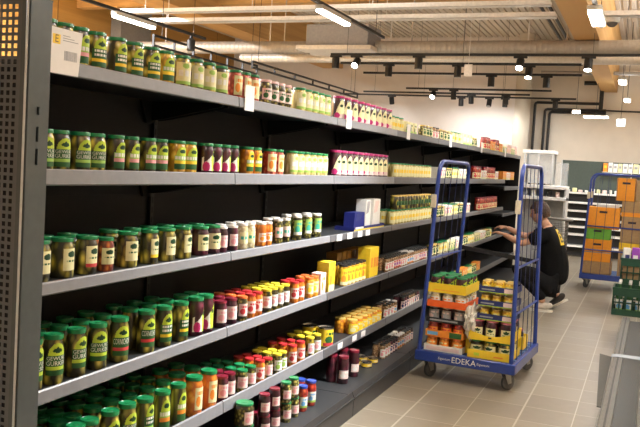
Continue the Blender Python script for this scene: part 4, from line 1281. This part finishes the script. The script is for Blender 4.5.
        o = link('sneaker', me, t)
        s = MB(); n = 18
        s.prism([(-.085 + .15 * math.cos(2 * PI * i / n), (.047 - .008 * math.cos(2 * PI * i / n)) * math.sin(2 * PI * i / n)) for i in range(n)], 'z', 0.0, .026, M=Ms)
        s.build('sole', [SO], o)
    shoe(.875, Y - .17, .0, 0, SN); shoe(1.03, Y + .17, .085, R(-32), BK)

# ------------------------------------------------------------------ hall
def build_hall():
    m = MB(); m.box(-9, 6, -5, 18.5, -.05, 0); struct('floor', m, [tile_mat()])
    plaster = mat('beige_plaster', (0.72, 0.64, 0.53), rough=.85, var=.03, scale=4)
    plaster2 = mat('pale_plaster', (0.76, 0.69, 0.62), rough=.85, var=.03, scale=4)
    m = MB(); m.box(-.70, 6, 18.3, 18.5, 0, 4.8); struct('wall_back', m, [plaster])
    m = MB(); m.box(-9, -.70, 17.9, 18.1, 0, 4.8); struct('wall_back_left', m, [plaster2])
    w = wood_mat('glulam_wall', (0.42, 0.215, 0.045), (0.55, 0.30, 0.07), (.6, .15, 5))
    m = MB(); m.box(-8.2, -8, -5, 18.1, 0, 4.8)
    for y in (2, 6, 10, 11.4, 14.8, 17): m.box(-8, -7.995, y, y + .012, 0, 4.6, 1)
    struct('wall_left', m, [w, mat('board_joint', (.16, .08, .03), rough=.8)])
    m = MB(); m.box(6, 6.2, -5, 18.5, 0, 4.8); struct('wall_right', m, [plaster])
    m = MB(); m.box(-9, 6.2, -5.2, -5, 0, 4.8); struct('wall_front', m, [plaster])
    # ribbed deck
    m = MB(); pts = []; x = -9.0
    while x < 6.2:
        pts += [(x, 4.62), (x + .07, 4.62), (x + .08, 4.645), (x + .115, 4.645)]; x += .125
    poly = pts + [(x, 4.80), (-9, 4.80)]
    n = len(pts)
    vs = [(p[0], -5, p[1]) for p in pts] + [(p[0], 18.5, p[1]) for p in pts]
    m.add(vs, [(i, i + 1, n + i + 1, n + i) for i in range(n - 1)])
    m.box(-9.2, 6.4, -5.2, 18.5, 4.80, 4.86)
    struct('ceiling', m, [mat('beige_ribbed_deck', (0.66, 0.57, 0.46), rough=.7, var=.03)])
    gl = wood_mat('glulam_beam', (0.52, 0.28, 0.085), (0.68, 0.40, 0.14), (1.2, .12, 5))
    def beam(nm, x0, x1, y0, y1, z0, z1):
        b = MB(); b.box(x0, x1, y0, y1, z0, z1); o = b.build(nm, [gl], smooth=False); o['kind'] = 'structure'
    beam('ceiling_beam_1', -5.55, -5.05, -5, 17.9, 3.90, 4.62)
    beam('ceiling_beam_2', .80, 1.12, -5, 18.3, 3.5, 4.62)
    beam('ceiling_beam_3', -8, .80, 11.9, 12.1, 4.185, 4.62)
    pil = mat('grey_pillar', (0.26, 0.24, 0.21), rough=.8)
    m = MB(); m.box(-7.99, -7.75, 12.9, 13.9, 0, 4.62); o = m.build('pillar_left', [pil], smooth=False); o['kind'] = 'structure'
    m = MB(); m.lathe([(.165, 0), (.165, 4.62)], 28, c=(-.73, 17.5, 0)); o = m.build('column_back', [mat('cream_column', (.62, .55, .44), rough=.8, var=.02)]); o['kind'] = 'structure'
    # ducts
    GAL = mat('galvanised_duct', (0.72, 0.68, 0.62), rough=.38, metal=.25, var=.08); GAL2 = mat('dull_duct', (0.40, 0.36, 0.31), rough=.5, metal=.35, var=.08)
    def duct(label, x0, x1, y, z, r, m, cap=True):
        t = thing('spiral_duct', label, 'duct', (x0, y, z))
        prof = []; x = 0
        L = x1 - x0; step = .075
        while x < L:
            prof += [(r, x), (r, x + step - .014), (r * 1.025, x + step - .007)]; x += step
        Mx = Matrix.Rotation(PI / 2, 4, 'Y')
        MB().lathe(prof, 24, M=Mx).build('duct_body', [m], t)
        MB().lathe([(r * .6, -.03), (r * 1.05, -.03), (r * 1.05, .03)], 24, M=Mx).build('end_collar', [m], t)
        for q in range(int(L / 2.2) + 1):
            b = MB(); xx = .5 + q * 2.2
            if xx > L: break
            b.box(xx, xx + .02, -.004, .004, r, 4.61 - z); b.build('hanger', [m], t)
    duct('bright spiral ventilation duct crossing the hall below the dull one', -4.9, 5.9, 12.6, 3.395, .078, GAL)
    duct('dull grey spiral duct leading right from the ventilation box', -2.02, 5.9, 11.5, 3.40, .098, GAL2)
    duct('dull grey spiral duct leading left from the ventilation box', -6.3, -3.16, 11.5, 3.40, .098, GAL2)
    t = thing('ventilation_box', 'grey ventilation box with white outlet plate under the ceiling', 'ventilation unit', (-2.59, 11.45, 3.345))
    b = MB(); b.rbox(-.50, .50, -.25, .35, .04, .36, .01); b.build('box_body', [mat('unit_grey', (.30, .30, .32), rough=.5)], t)
    b = MB(); b.rbox(-.62, .58, -.34, .36, -.03, .036, .008); b.build('outlet_plate', [mat('unit_white', (.75, .70, .64), rough=.5)], t)
    for x in (-.4, .4):
        b = MB(); b.tube([(x, 0, .36), (x, 0, 1.265)], .008, 6); b.build('hanger', [GAL], t)
    # cable tray and pipe
    def tray(label, y, z, x0, x1, w=.16):
        t = thing('cable_tray', label, 'cable tray', (x0, y, z))
        b = MB(); b.box(0, x1 - x0, -w / 2, w / 2, 0, .004); b.box(0, x1 - x0, -w / 2, -w / 2 + .004, 0, .055); b.box(0, x1 - x0, w / 2 - .004, w / 2, 0, .055)
        b.build('tray', [GAL], t)
        x = .4
        while x < x1 - x0:
            b = MB(); b.tube([(x, 0, .004), (x, 0, 4.615 - z)], .006, 6); b.build('rod', [GAL], t); x += 1.6
    tray('silver cable tray crossing the hall in front of the wooden beams', 9.6, 3.445, -4.9, .75)
    tray('silver cable tray continuing right of the wooden beam', 9.6, 3.445, 1.16, 5.9)
    tray('second silver cable tray just in front of the ventilation box', 9.05, 3.47, -4.9, .75, .12)
    BK = mat('black_track_paint', (0.012, 0.012, 0.013), rough=.45); CB = mat('black_pipe', (.020, .018, .016), rough=.5)
    k = 0
    for x in (.22, .36, .50, .62):
        b = MB(); b.tube([(x, 8.0, 4.10 - .03 * (k % 2)), (x, 18.2, 4.10 - .03 * (k % 2))], .024, 8)
        o = b.build('ceiling_pipe', [CB]); tag(o, 'dark pipe along the ceiling left of wooden beam, %s from the beam' % ONES[4 - k], 'pipe', 'dark pipes beside the beam'); k += 1
    # black pipes down the back wall
    for i, (x, z, xe) in enumerate(((-.56, 3.24, .80), (-.34, 3.10, .93), (-.24, 3.04, .93))):
        b = MB(); b.tube([(x, 18.2, 0.02), (x, 18.2, z - .05), (x + .015, 18.2, z - .015), (x + .05, 18.2, z), (xe, 18.2, z)], .030, 8)
        o = b.build('wall_pipe', [CB]); tag(o, 'black pipe running up and along the back wall, %s from the column' % ONES[i + 1], 'pipe', 'black pipes on the back wall')
    b = MB(); b.tube([(.45, 18.1, 3.67), (.76, 18.1, 3.67), (.80, 18.1, 3.65), (.82, 18.1, 3.61), (.82, 18.1, 3.10)], .045, 10)
    o = b.build('wall_pipe', [CB]); tag(o, 'thick black elbow pipe high on the back wall', 'pipe')
    b = MB(); b.tube([(.93, 18.2, 3.10), (5.9, 18.2, 3.02)], .018, 6); o = b.build('wall_pipe', [CB]); tag(o, 'thin black pipe along the back wall above the exit sign', 'pipe')
    b = MB(); b.tube([(-.2, 16.0, 3.62), (5.9, 16.0, 3.62)], .035, 8); o = b.build('ceiling_pipe', [mat('grey_pipe', (.36, .33, .29), rough=.5, metal=.3)]); tag(o, 'light grey pipe crossing below the wooden beam', 'pipe')
    return BK, CB, GAL

def area(name, loc, sx, sy, power, col=(.965, .995, 1.03), rot=(0, 0, 0)):
    l = bpy.data.lights.new(name, 'AREA'); l.shape = 'RECTANGLE'; l.size = sx; l.size_y = sy; l.energy = power; l.color = col
    o = bpy.data.objects.new(name, l); COL.objects.link(o); o.location = loc; o.rotation_euler = rot
    return o
def spot(name, loc, target, power, angle=50, blend=.6, col=(.965, .995, 1.03), rad=.04):
    l = bpy.data.lights.new(name, 'SPOT'); l.energy = power; l.spot_size = R(angle); l.spot_blend = blend; l.color = col; l.shadow_soft_size = rad
    o = bpy.data.objects.new(name, l); COL.objects.link(o); o.location = loc
    o.rotation_euler = (Vector(target) - Vector(loc)).to_track_quat('-Z', 'Y').to_euler()
    return o

LAMPW = 40.0
UPF = 1.6
def build_lights(BK, CB, GAL):
    EM = mat('lamp_diffuser', (1.0, .93, .82), rough=.5, emit=9.0, var=0)
    def track_y(label, x, y0, y1, z=3.2):
        t = thing('light_track', label, 'light track', (x, y0, z))
        b = MB(); b.box(-.018, .018, 0, y1 - y0, 0, .034); b.build('track', [BK], t)
        for y in (.3, (y1 - y0) - .3):
            b = MB(); b.tube([(0, y, .034), (0, y, 4.615 - z)], .004, 6); b.build('hanger', [BK], t)
    def lamp(label, x, y0, y1, z=3.1995, w=.075, power=LAMPW, up=UPF, wires=False):
        t = thing('linear_lamp', label, 'ceiling lamp', (x, (y0 + y1) / 2, z), 0, 'linear lamps under the tracks')
        h = (y1 - y0) / 2
        if wires:
            for q in (-.25, .25):
                b = MB(); b.tube([(0, q, 0), (0, q, 4.615 - z)], .004, 6); b.build('hanger', [BK], t)
        b = MB(); b.rbox(-w / 2 - .006, w / 2 + .006, -h - .01, h + .01, -.045, 0, .004); b.build('housing', [mat('lamp_housing', (.55, .54, .52), rough=.4)], t)
        b = MB(); b.rbox(-w / 2, w / 2, -h, h, -.072, -.0455, .008, seg=2); b.build('diffuser', [EM], t)
        area('linear_lamp_light', (x, (y0 + y1) / 2, z - .078), w * .8, 2 * h * .9, power)
        area('added_ceiling_uplight', (x, (y0 + y1) / 2, z + .04), w * .8, 2 * h * .9, power * up, rot=(PI, 0, 0))  # upward light added on top of the lamp to brighten the ceiling
    track_y('black light track above the far side, left of the shelving', -3.86, 1.0, 9.55)
    lamp('white linear lamp on the leftmost black track above the green-lidded jars', -3.86, 7.55, 8.32, up=.2)
    track_y('black light track running over the shelving with a linear lamp near the top edge', -1.3, 1.0, 9.53)
    lamp('white linear lamp on the track above the middle of the shelving', -1.30, 7.45, 8.25, power=60, up=.25)
    track_y('black light track above the aisle', 1.30, -3.0, 8.9)
    lamp('large white lamp above the aisle near the top of the picture', 1.30, 7.73, 8.43, w=.12, power=18, up=.06)
    for i, y in enumerate((13.1, 16.1)):
        lamp('small white hanging lamp far back on the right, %s of two' % ONES[i + 1], 1.39, y, y + .40, w=.11, power=24, up=.05)
        b = MB(); b.tube([(1.39, y + .2, 3.2), (1.39, y + .2, 4.62)], .005, 6); o = b.build('lamp_cable', [BK]); tag(o, 'thin cable of the hanging lamp far back, %s of two' % ONES[i + 1], 'cable')
    for y, k in ((-2.2, .06), (.9, .06), (4.2, .24)): lamp('unseen linear lamp above the aisle, %d m along' % round(y + 5), 1.30, y, y + .75, w=.12, power=LAMPW * k, up=9, wires=y > 5)  # lamps out of view, with strong added uplight to brighten the ceiling
    for x, y in ((2.25, 4.5), (3.9, 9.5), (3.9, 13.2)): lamp('unseen linear lamp added over the neighbouring aisle, %d m along' % round(y + 5), x, y, y + .75, w=.12, power=9, up=14, wires=True)  # lamps added out of view, mostly uplight for the ceiling
    for x, y in ((-3.9, 2.0), (-6.0, 5.5)): lamp('unseen linear lamp added behind the shelving, %d m along' % round(y + 5), x, y, y + .75, w=.12, power=150, up=.7, wires=True)  # lamps added out of view to brighten the left and rear walls
    for x, y in ((-6.4, 5.6), (-6.4, 7.6)): lamp('unseen linear lamp added high behind the shelving, %d m along' % round(y + 5), x, y, y + .75, z=4.25, w=.12, power=430, up=.2, wires=True)  # high lamps added out of view to brighten the wooden wall
    # cross tracks with spot heads
    WH = mat('lamp_lens', (1.0, .92, .8), rough=.4, emit=14, var=0)
    def cross(label, x0, x1, y, heads, z=3.2, where=''):
        t = thing('light_track', label, 'light track', (x0, y, z))
        b = MB(); b.box(0, x1 - x0, -.018, .018, 0, .034); b.build('track', [BK], t)
        x = .25
        while x < x1 - x0:
            b = MB(); b.tube([(x, 0, .034), (x, 0, 4.615 - z)], .003, 6); b.build('hanger', [BK], t); x += 1.7
        for i, (hx, lit, tilt) in enumerate(heads):
            s = thing('track_spotlight', 'black %sspotlight on %s cross track, %s from its left end' % ('lit ' if lit else '', where, ONES[i + 1]), 'spotlight', (hx, y, z), 0, 'spotlights on the cross tracks')
            b = MB(); b.rbox(-.09, .09, -.016, .016, -.028, -.0005, .003); b.build('adapter', [BK], s)
            Mh = Matrix.Translation((0, 0, -.10)) @ Matrix.Rotation(tilt, 4, 'X')
            b = MB(); b.lathe([(.05, -.085), (.054, -.08), (.054, .065), (.045, .075)], 16, M=Mh); b.tube([(0, 0, -.028), (0, 0, -.05)], .012, 8); b.build('head', [BK], s)
            if lit and 11.5 < y < 12.5: spot('track_spot_light', (hx, y + .03, z - .22), (.22, 13.2, 1.75), 45, 60, .9)
            if y > 15: spot('track_spot_light', (hx, y - .04, z - .22), (hx - .2, 18, 1.9), 14, 120, 1.0)
            b = MB(); b.lathe([(.042, -.0875), (.046, -.086)], 16, M=Mh); b.build('lens', [WH if lit else mat('lens_dim', (.35, .33, .30), rough=.3)], s)
    cross('nearest black cross track with spotlights', -2.56, 5.8, 10.95, [(-2.48, 0, 0), (-2.16, 1, -.9), (-1.23, 0, 0), (.17, 1, -.7), (1.04, 1, -.35)], where='the nearest')
    cross('second black cross track with spotlights', -2.76, .88, 11.87, [(-1.96, 0, 0), (-.88, 0, 0), (.16, 1, -.4)], where='the second')
    cross('third black cross track with spotlights', -2.80, .80, 13.08, [(-.60, 0, 0), (.27, 0, 0)], where='the third')
    cross('fourth black cross track with spotlights', -2.74, .08, 15.5, [(-2.18, 1, -.9), (-1.77, 0, .2)], where='the fourth')
    cross('fifth black cross track with spotlights', -3.94, -.43, 16.35, [(-1.6, 0, .3), (-.9, 0, .3)], where='the fifth')
    cross('farthest black cross track with spotlights', -4.73, .40, 17.0, [(-3.5, 0, .4), (-1.95, 0, .2), (-1.35, 0, -.4), (-1.02, 0, 0), (.0, 0, .2)], where='the farthest')
    # black ladder tracks left behind the top jars
    for i, (x, y0, y1) in enumerate(((-4.15, 8.75, 11.7), (-3.80, 10.85, 15.6))):
        t = thing('ladder_track', 'black ladder-shaped rail seen just above the top shelf jars, %s' % ('nearer one' if i == 0 else 'farther one'), 'rail', (x, y0, 2.99))
        L = y1 - y0
        for z in (0, .13 if i == 0 else .09):
            b = MB(); b.box(-.016, .016, 0, L, z, z + .028); b.build('rail', [BK], t)
        n = 6
        for q in range(n + 1):
            b = MB(); b.box(-.014, .014, L * q / n * .994, L * q / n * .994 + .02, .028, .13 if i == 0 else .09); b.build('strut', [BK], t)
        for yy in (.2, L - .2):
            b = MB(); b.tube([(0, yy, .15 if i == 0 else .118), (0, yy, 1.62)], .004, 6); b.build('hanger', [BK], t)
    s = thing('track_spotlight', 'black unlit spotlight hanging at the end of the leftmost track', 'spotlight', (-3.86, 9.2, 3.2), 0, None)
    b = MB(); b.lathe([(.05, -.20), (.054, -.195), (.054, -.06), (.02, -.03), (.02, -.0005)], 16); b.build('head', [BK], s)
    # hanging sign tag, dome camera, wall lamps, exit sign
    b = MB(); b.rbox(-.055, .055, -.004, .004, 2.92, 3.08, .002); b.tube([(0, 0, 3.08), (0, 0, 4.62)], .003, 6)
    o = b.build('hanging_sign', [mat('sign_white', (.82, .80, .78), rough=.4)]); o.location = (-.51, 10.9, 0); tag(o, 'small white hanging sign between the cross tracks', 'sign')
    t = thing('dome_camera', 'pale dome camera under the cable tray on the right', 'camera', (1.36, 9.62, 3.44))
    b = MB(); b.lathe([(.075, -.055), (.085, -.045), (.085, 0)], 18); b.build('camera_body', [mat('camera_white', (.6, .57, .52), rough=.4)], t)
    b = MB(); b.lathe([(.01, -.105), (.035, -.098), (.058, -.075), (.062, -.0555)], 18); b.build('dome', [mat('camera_dome', (.10, .09, .08), rough=.15)], t)
    t = thing('exit_sign', 'white glowing exit sign hanging on the right before the back wall', 'sign', (1.315, 16.0, 2.63))
    b = MB(); b.rbox(-.075, .085, -.02, .02, 0, .145, .004); b.build('sign_box', [mat('sign_box_white', (.8, .8, .78), rough=.4)], t)
    b = MB(); b.box(-.068, .078, -.0215, -.0205, .008, .137); b.build('sign_face', [mat('sign_glow', (.80, .93, 1.0), emit=2.2, var=0)], t)
    b = MB(); b.tube([(0, 0, .145), (0, 0, 1.99)], .004, 6); b.build('hanger', [BK], t)
    t = thing('wall_lamp', 'long white lamp strip on the back wall under the pipes', 'lamp', (.60, 16.6, 2.82))
    b = MB(); b.rbox(0, .46, -.03, .03, .03, .05, .003); b.build('housing', [mat('lamp_housing', (.55, .54, .52), rough=.4)], t)
    b = MB(); b.rbox(0, .46, -.03, .03, .0, .0295, .006); b.build('diffuser', [EM], t)
    b = MB(); b.tube([(.23, 0, .05), (.23, 0, 1.8)], .004, 6); b.build('hanger', [BK], t)
    t = thing('wall_lamp', 'short white hanging lamp left of the long lamp strip', 'lamp', (.42, 16.2, 2.87))
    b = MB(); b.rbox(0, .14, -.05, .05, .05, .08, .003); b.build('housing', [mat('lamp_housing', (.55, .54, .52), rough=.4)], t)
    b = MB(); b.rbox(0, .14, -.05, .05, .0, .0495, .006); b.build('diffuser', [EM], t)
    b = MB(); b.tube([(.07, 0, .08), (.07, 0, 1.75)], .004, 6); b.build('hanger', [BK], t)

def build_back():
    # glass cabinet behind the shelving end
    GL = film('cabinet_glass', (.80, .84, .84), .16, .05); WH = mat('cabinet_white', (.85, .84, .80), rough=.4); GR = mat('cabinet_grey', (.62, .62, .60), rough=.45)
    t = thing('glass_cabinet', 'tall glass display case with white top behind the shelving end', 'display case', (-.03, 13.2, 0))
    b = MB(); b.rbox(0, .50, 0, .5, 1.98, 2.035, .006); b.build('top', [WH], t)
    for x, y in ((.02, .01), (.46, .01), (.02, .46), (.46, .46), (.244, .01)):
        b = MB(); b.box(x, x + .022, y, y + .022, 1.475, 1.98); b.build('post', [GR], t)
    b = MB(); b.box(.042, .24, .015, .020, 1.50, 1.98); b.box(.27, .46, .015, .020, 1.50, 1.98); b.box(.465, .470, .032, .46, 1.50, 1.98); b.build('glass', [GL], t)
    b = MB(); b.box(.02, .48, .46, .482, 1.50, 1.98); b.build('back', [GR], t)
    for i, z in enumerate((1.42, 1.24)):
        b = MB(); b.rbox(0, .72, 0, .5, z, z + .055, .006); b.build('shelf', [WH], t)
    b = MB(); b.box(.0, .03, .02, .48, 0, 1.5); b.box(.69, .72, .02, .48, 0, 1.42); b.box(.03, .69, .45, .48, 0, 1.42); b.build('side', [GR], t)
    b = MB(); b.rbox(.52, .70, .10, .35, 1.475, 1.85, .004); b.build('clear_box', [film('clear_box_plastic', (.82, .82, .80), .25, .1)], t)
    r = random.Random(21)
    for i in range(5):
        b = MB(); w = .05 + .03 * r.random(); h = .07 + .06 * r.random(); b.rbox(-w / 2, w / 2, -.03, .03, 0, h, .01)
        o = b.build('small_package', [paper(('grey', 'white', 'cream', 'black', 'rose')[i])]); o.location = (.05 + i * .125, 13.30, 1.2955)
        tag(o, '%s small package on the white ledge under the glass case, %s from left' % (('grey', 'white', 'cream', 'black', 'rose')[i], ONES[i + 1]), 'package', 'packages under the glass case')
    # shopping trolley beside the person
    t = thing('trolley', 'grey wire trolley with thick handle standing behind the crouching person', 'trolley', (.60, 12.2, 0))
    TG = mat('trolley_grey', (.28, .27, .25), rough=.4, metal=.5)
    b = MB(); b.tube([(-.28, 0, 1.02), (.22, 0, 1.00), (.30, .05, 1.0)], .022, 8); b.build('handle', [TG], t)
    b = MB()
    for i in range(8):
        z = .52 + .055 * i; b.tube([(-.25, .05, z), (.20, .05, z), (.20, .55, z), (-.25, .55, z)], .005, 6, closed=True)
    for i in range(10):
        x = -.25 + .05 * i; b.tube([(x, .05, .50), (x, .05, .95)], .004, 6)
    for i in range(8):
        y = .05 + .07 * i; b.tube([(.20, y, .50), (.20, y, .95)], .004, 6)
    b.build('basket', [TG], t)
    for p, q in (((.20, .05, .95), (.22, 0, 1.0)), ((-.25, .05, .95), (-.27, 0, 1.02))):
        b = MB(); b.tube([p, q], .012, 6); b.build('strut', [TG], t)
    for x in (-.22, .18):
        b = MB(); b.tube([(x, .08, .50), (x, .06, .13), (x, .52, .13)], .012, 6); b.build('leg', [TG], t)
    for x in (-.22, .18):
        for y in (.09, .50):
            b = MB(); b.lathe([(.05, -.014), (.055, -.01), (.055, .01), (.05, .014)], 14, M=Matrix.Translation((x, y, .0552)) @ Matrix.Rotation(PI / 2, 4, 'Y')); b.tube([(x, y, .055), (x, y, .13)], .010, 6); b.build('wheel', [RUB], t)
    # wall shelving with dark green back
    t = thing('wall_shelving', 'long white shelving with dark green back along the rear wall', 'shelving', (.16, 17.2, 0))
    DG = mat('dark_green_back', (0.055, 0.075, 0.062), rough=.5); BLK = mat('black_lower_back', (.03, .03, .03), rough=.7)  # upper back is dark green, lower back is black in itself
    b = MB(); b.box(0, 5.6, .36, .40, 1.36, 1.99); b.build('upper_back', [DG], t)
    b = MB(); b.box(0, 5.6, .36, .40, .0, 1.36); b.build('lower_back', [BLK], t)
    for i, z in enumerate((1.30, 1.10, .93, .76, .60, .44, .20)):
        b = MB(); d = .0 if z < 1.2 else .08; b.rbox(0, 5.6, d, .36, z, z + .035, .004); b.build('shelf', [WH], t)
    for i in range(5):
        b = MB(); b.box(1.38 * i, 1.38 * i + .02, .30, .355, 0, 1.99); b.build('upright', [GR], t)
    r = random.Random(4)
    for i in range(30):
        h = r.uniform(.04, .09); w = r.uniform(.05, .10)
        b = MB(); b.rbox(-w / 2, w / 2, -.05, .05, 0, h, .012)
        o = b.build('white_packet', [paper(('white', 'white', 'cream', 'rose')[i % 4])]); o.location = (.24 + i * .118, 17.40, 1.3353); o.rotation_euler.z = r.uniform(-.3, .3)
        tag(o, 'pale packet on top white shelf against the dark green back, %s from left' % ordinal(i + 1), 'packet', 'pale packets on the rear shelf')
    t = thing('card_rail', 'thin rail on the dark green back carrying upright cards', 'rail', (.98, 17.54, 1.775))
    b = MB(); b.box(0, 4.0, -.12, .018, 0, .012); b.build('rail', [GR], t)
    x = 1.0; i = 0
    while x < 2.6:
        w = r.uniform(.075, .10); k = 'orange' if i == 0 else ('white' if i % 3 else 'cream')
        b = MB(); b.rbox(0, w, 0, .05, 0, .185 + r.uniform(-.01, .01), .003); b.box(w * .2, w * .8, -.0012, 0, .08, .13, 1)
        o = b.build('card_pack', [paper(k), paper('yellow' if i == 0 else 'grey')]); o.location = (x, 17.45, 1.7872)
        tag(o, '%s upright pack high on the dark green back, %s from left' % (k, ordinal(i + 1)), 'pack', 'upright packs on the high rail'); x += w + .012; i += 1

# ------------------------------------------------------------------ assemble
build_gondola(); build_end_panel(); build_tags(); build_shelf_tray(); fill_shelves()
build_carts(); build_right(); build_person()
BKT, CBL, GALV = build_hall(); build_lights(BKT, CBL, GALV); build_back()

# spotlights that the shop aims at the shelf front
spot('shelf_spot', (1.45, 4.9, 3.25), (-.1, 4.3, 1.75), 900, 82, 1.0)
spot('shelf_spot', (1.35, 8.8, 3.25), (-.1, 8.2, 1.5), 420, 72, .9)

w = bpy.data.worlds.new('hall_air'); sc.world = w; w.use_nodes = True
bg = w.node_tree.nodes['Background']; bg.inputs['Color'].default_value = (1.0, .88, .74, 1); bg.inputs['Strength'].default_value = .15

cam = bpy.data.cameras.new('camera'); co = bpy.data.objects.new('camera', cam); COL.objects.link(co)
cam.sensor_fit = 'HORIZONTAL'; cam.sensor_width = 36.0; cam.lens = 44.848; cam.clip_end = 100
yaw, pit, rol = 0.3867479500978403, -0.06264771684509618, 0.05899489855234667
F = Vector((-math.sin(yaw) * math.cos(pit), math.cos(yaw) * math.cos(pit), math.sin(pit)))
r0 = Vector((math.cos(yaw), math.sin(yaw), 0)); u0 = r0.cross(F)
rr = r0 * math.cos(rol) + u0 * math.sin(rol); uu = -r0 * math.sin(rol) + u0 * math.cos(rol)
mw = Matrix(((rr.x, uu.x, -F.x, 1.872), (rr.y, uu.y, -F.y, 0), (rr.z, uu.z, -F.z, 1.614), (0, 0, 0, 1)))
co.matrix_world = mw
sc.camera = co
sc.view_settings.view_transform = 'Standard'; sc.view_settings.look = 'None'; sc.view_settings.gamma = 1; sc.view_settings.use_curve_mapping = False
sc.view_settings.exposure = 0.85
sc.cycles.use_denoising = True
sc.cycles.max_bounces = 8
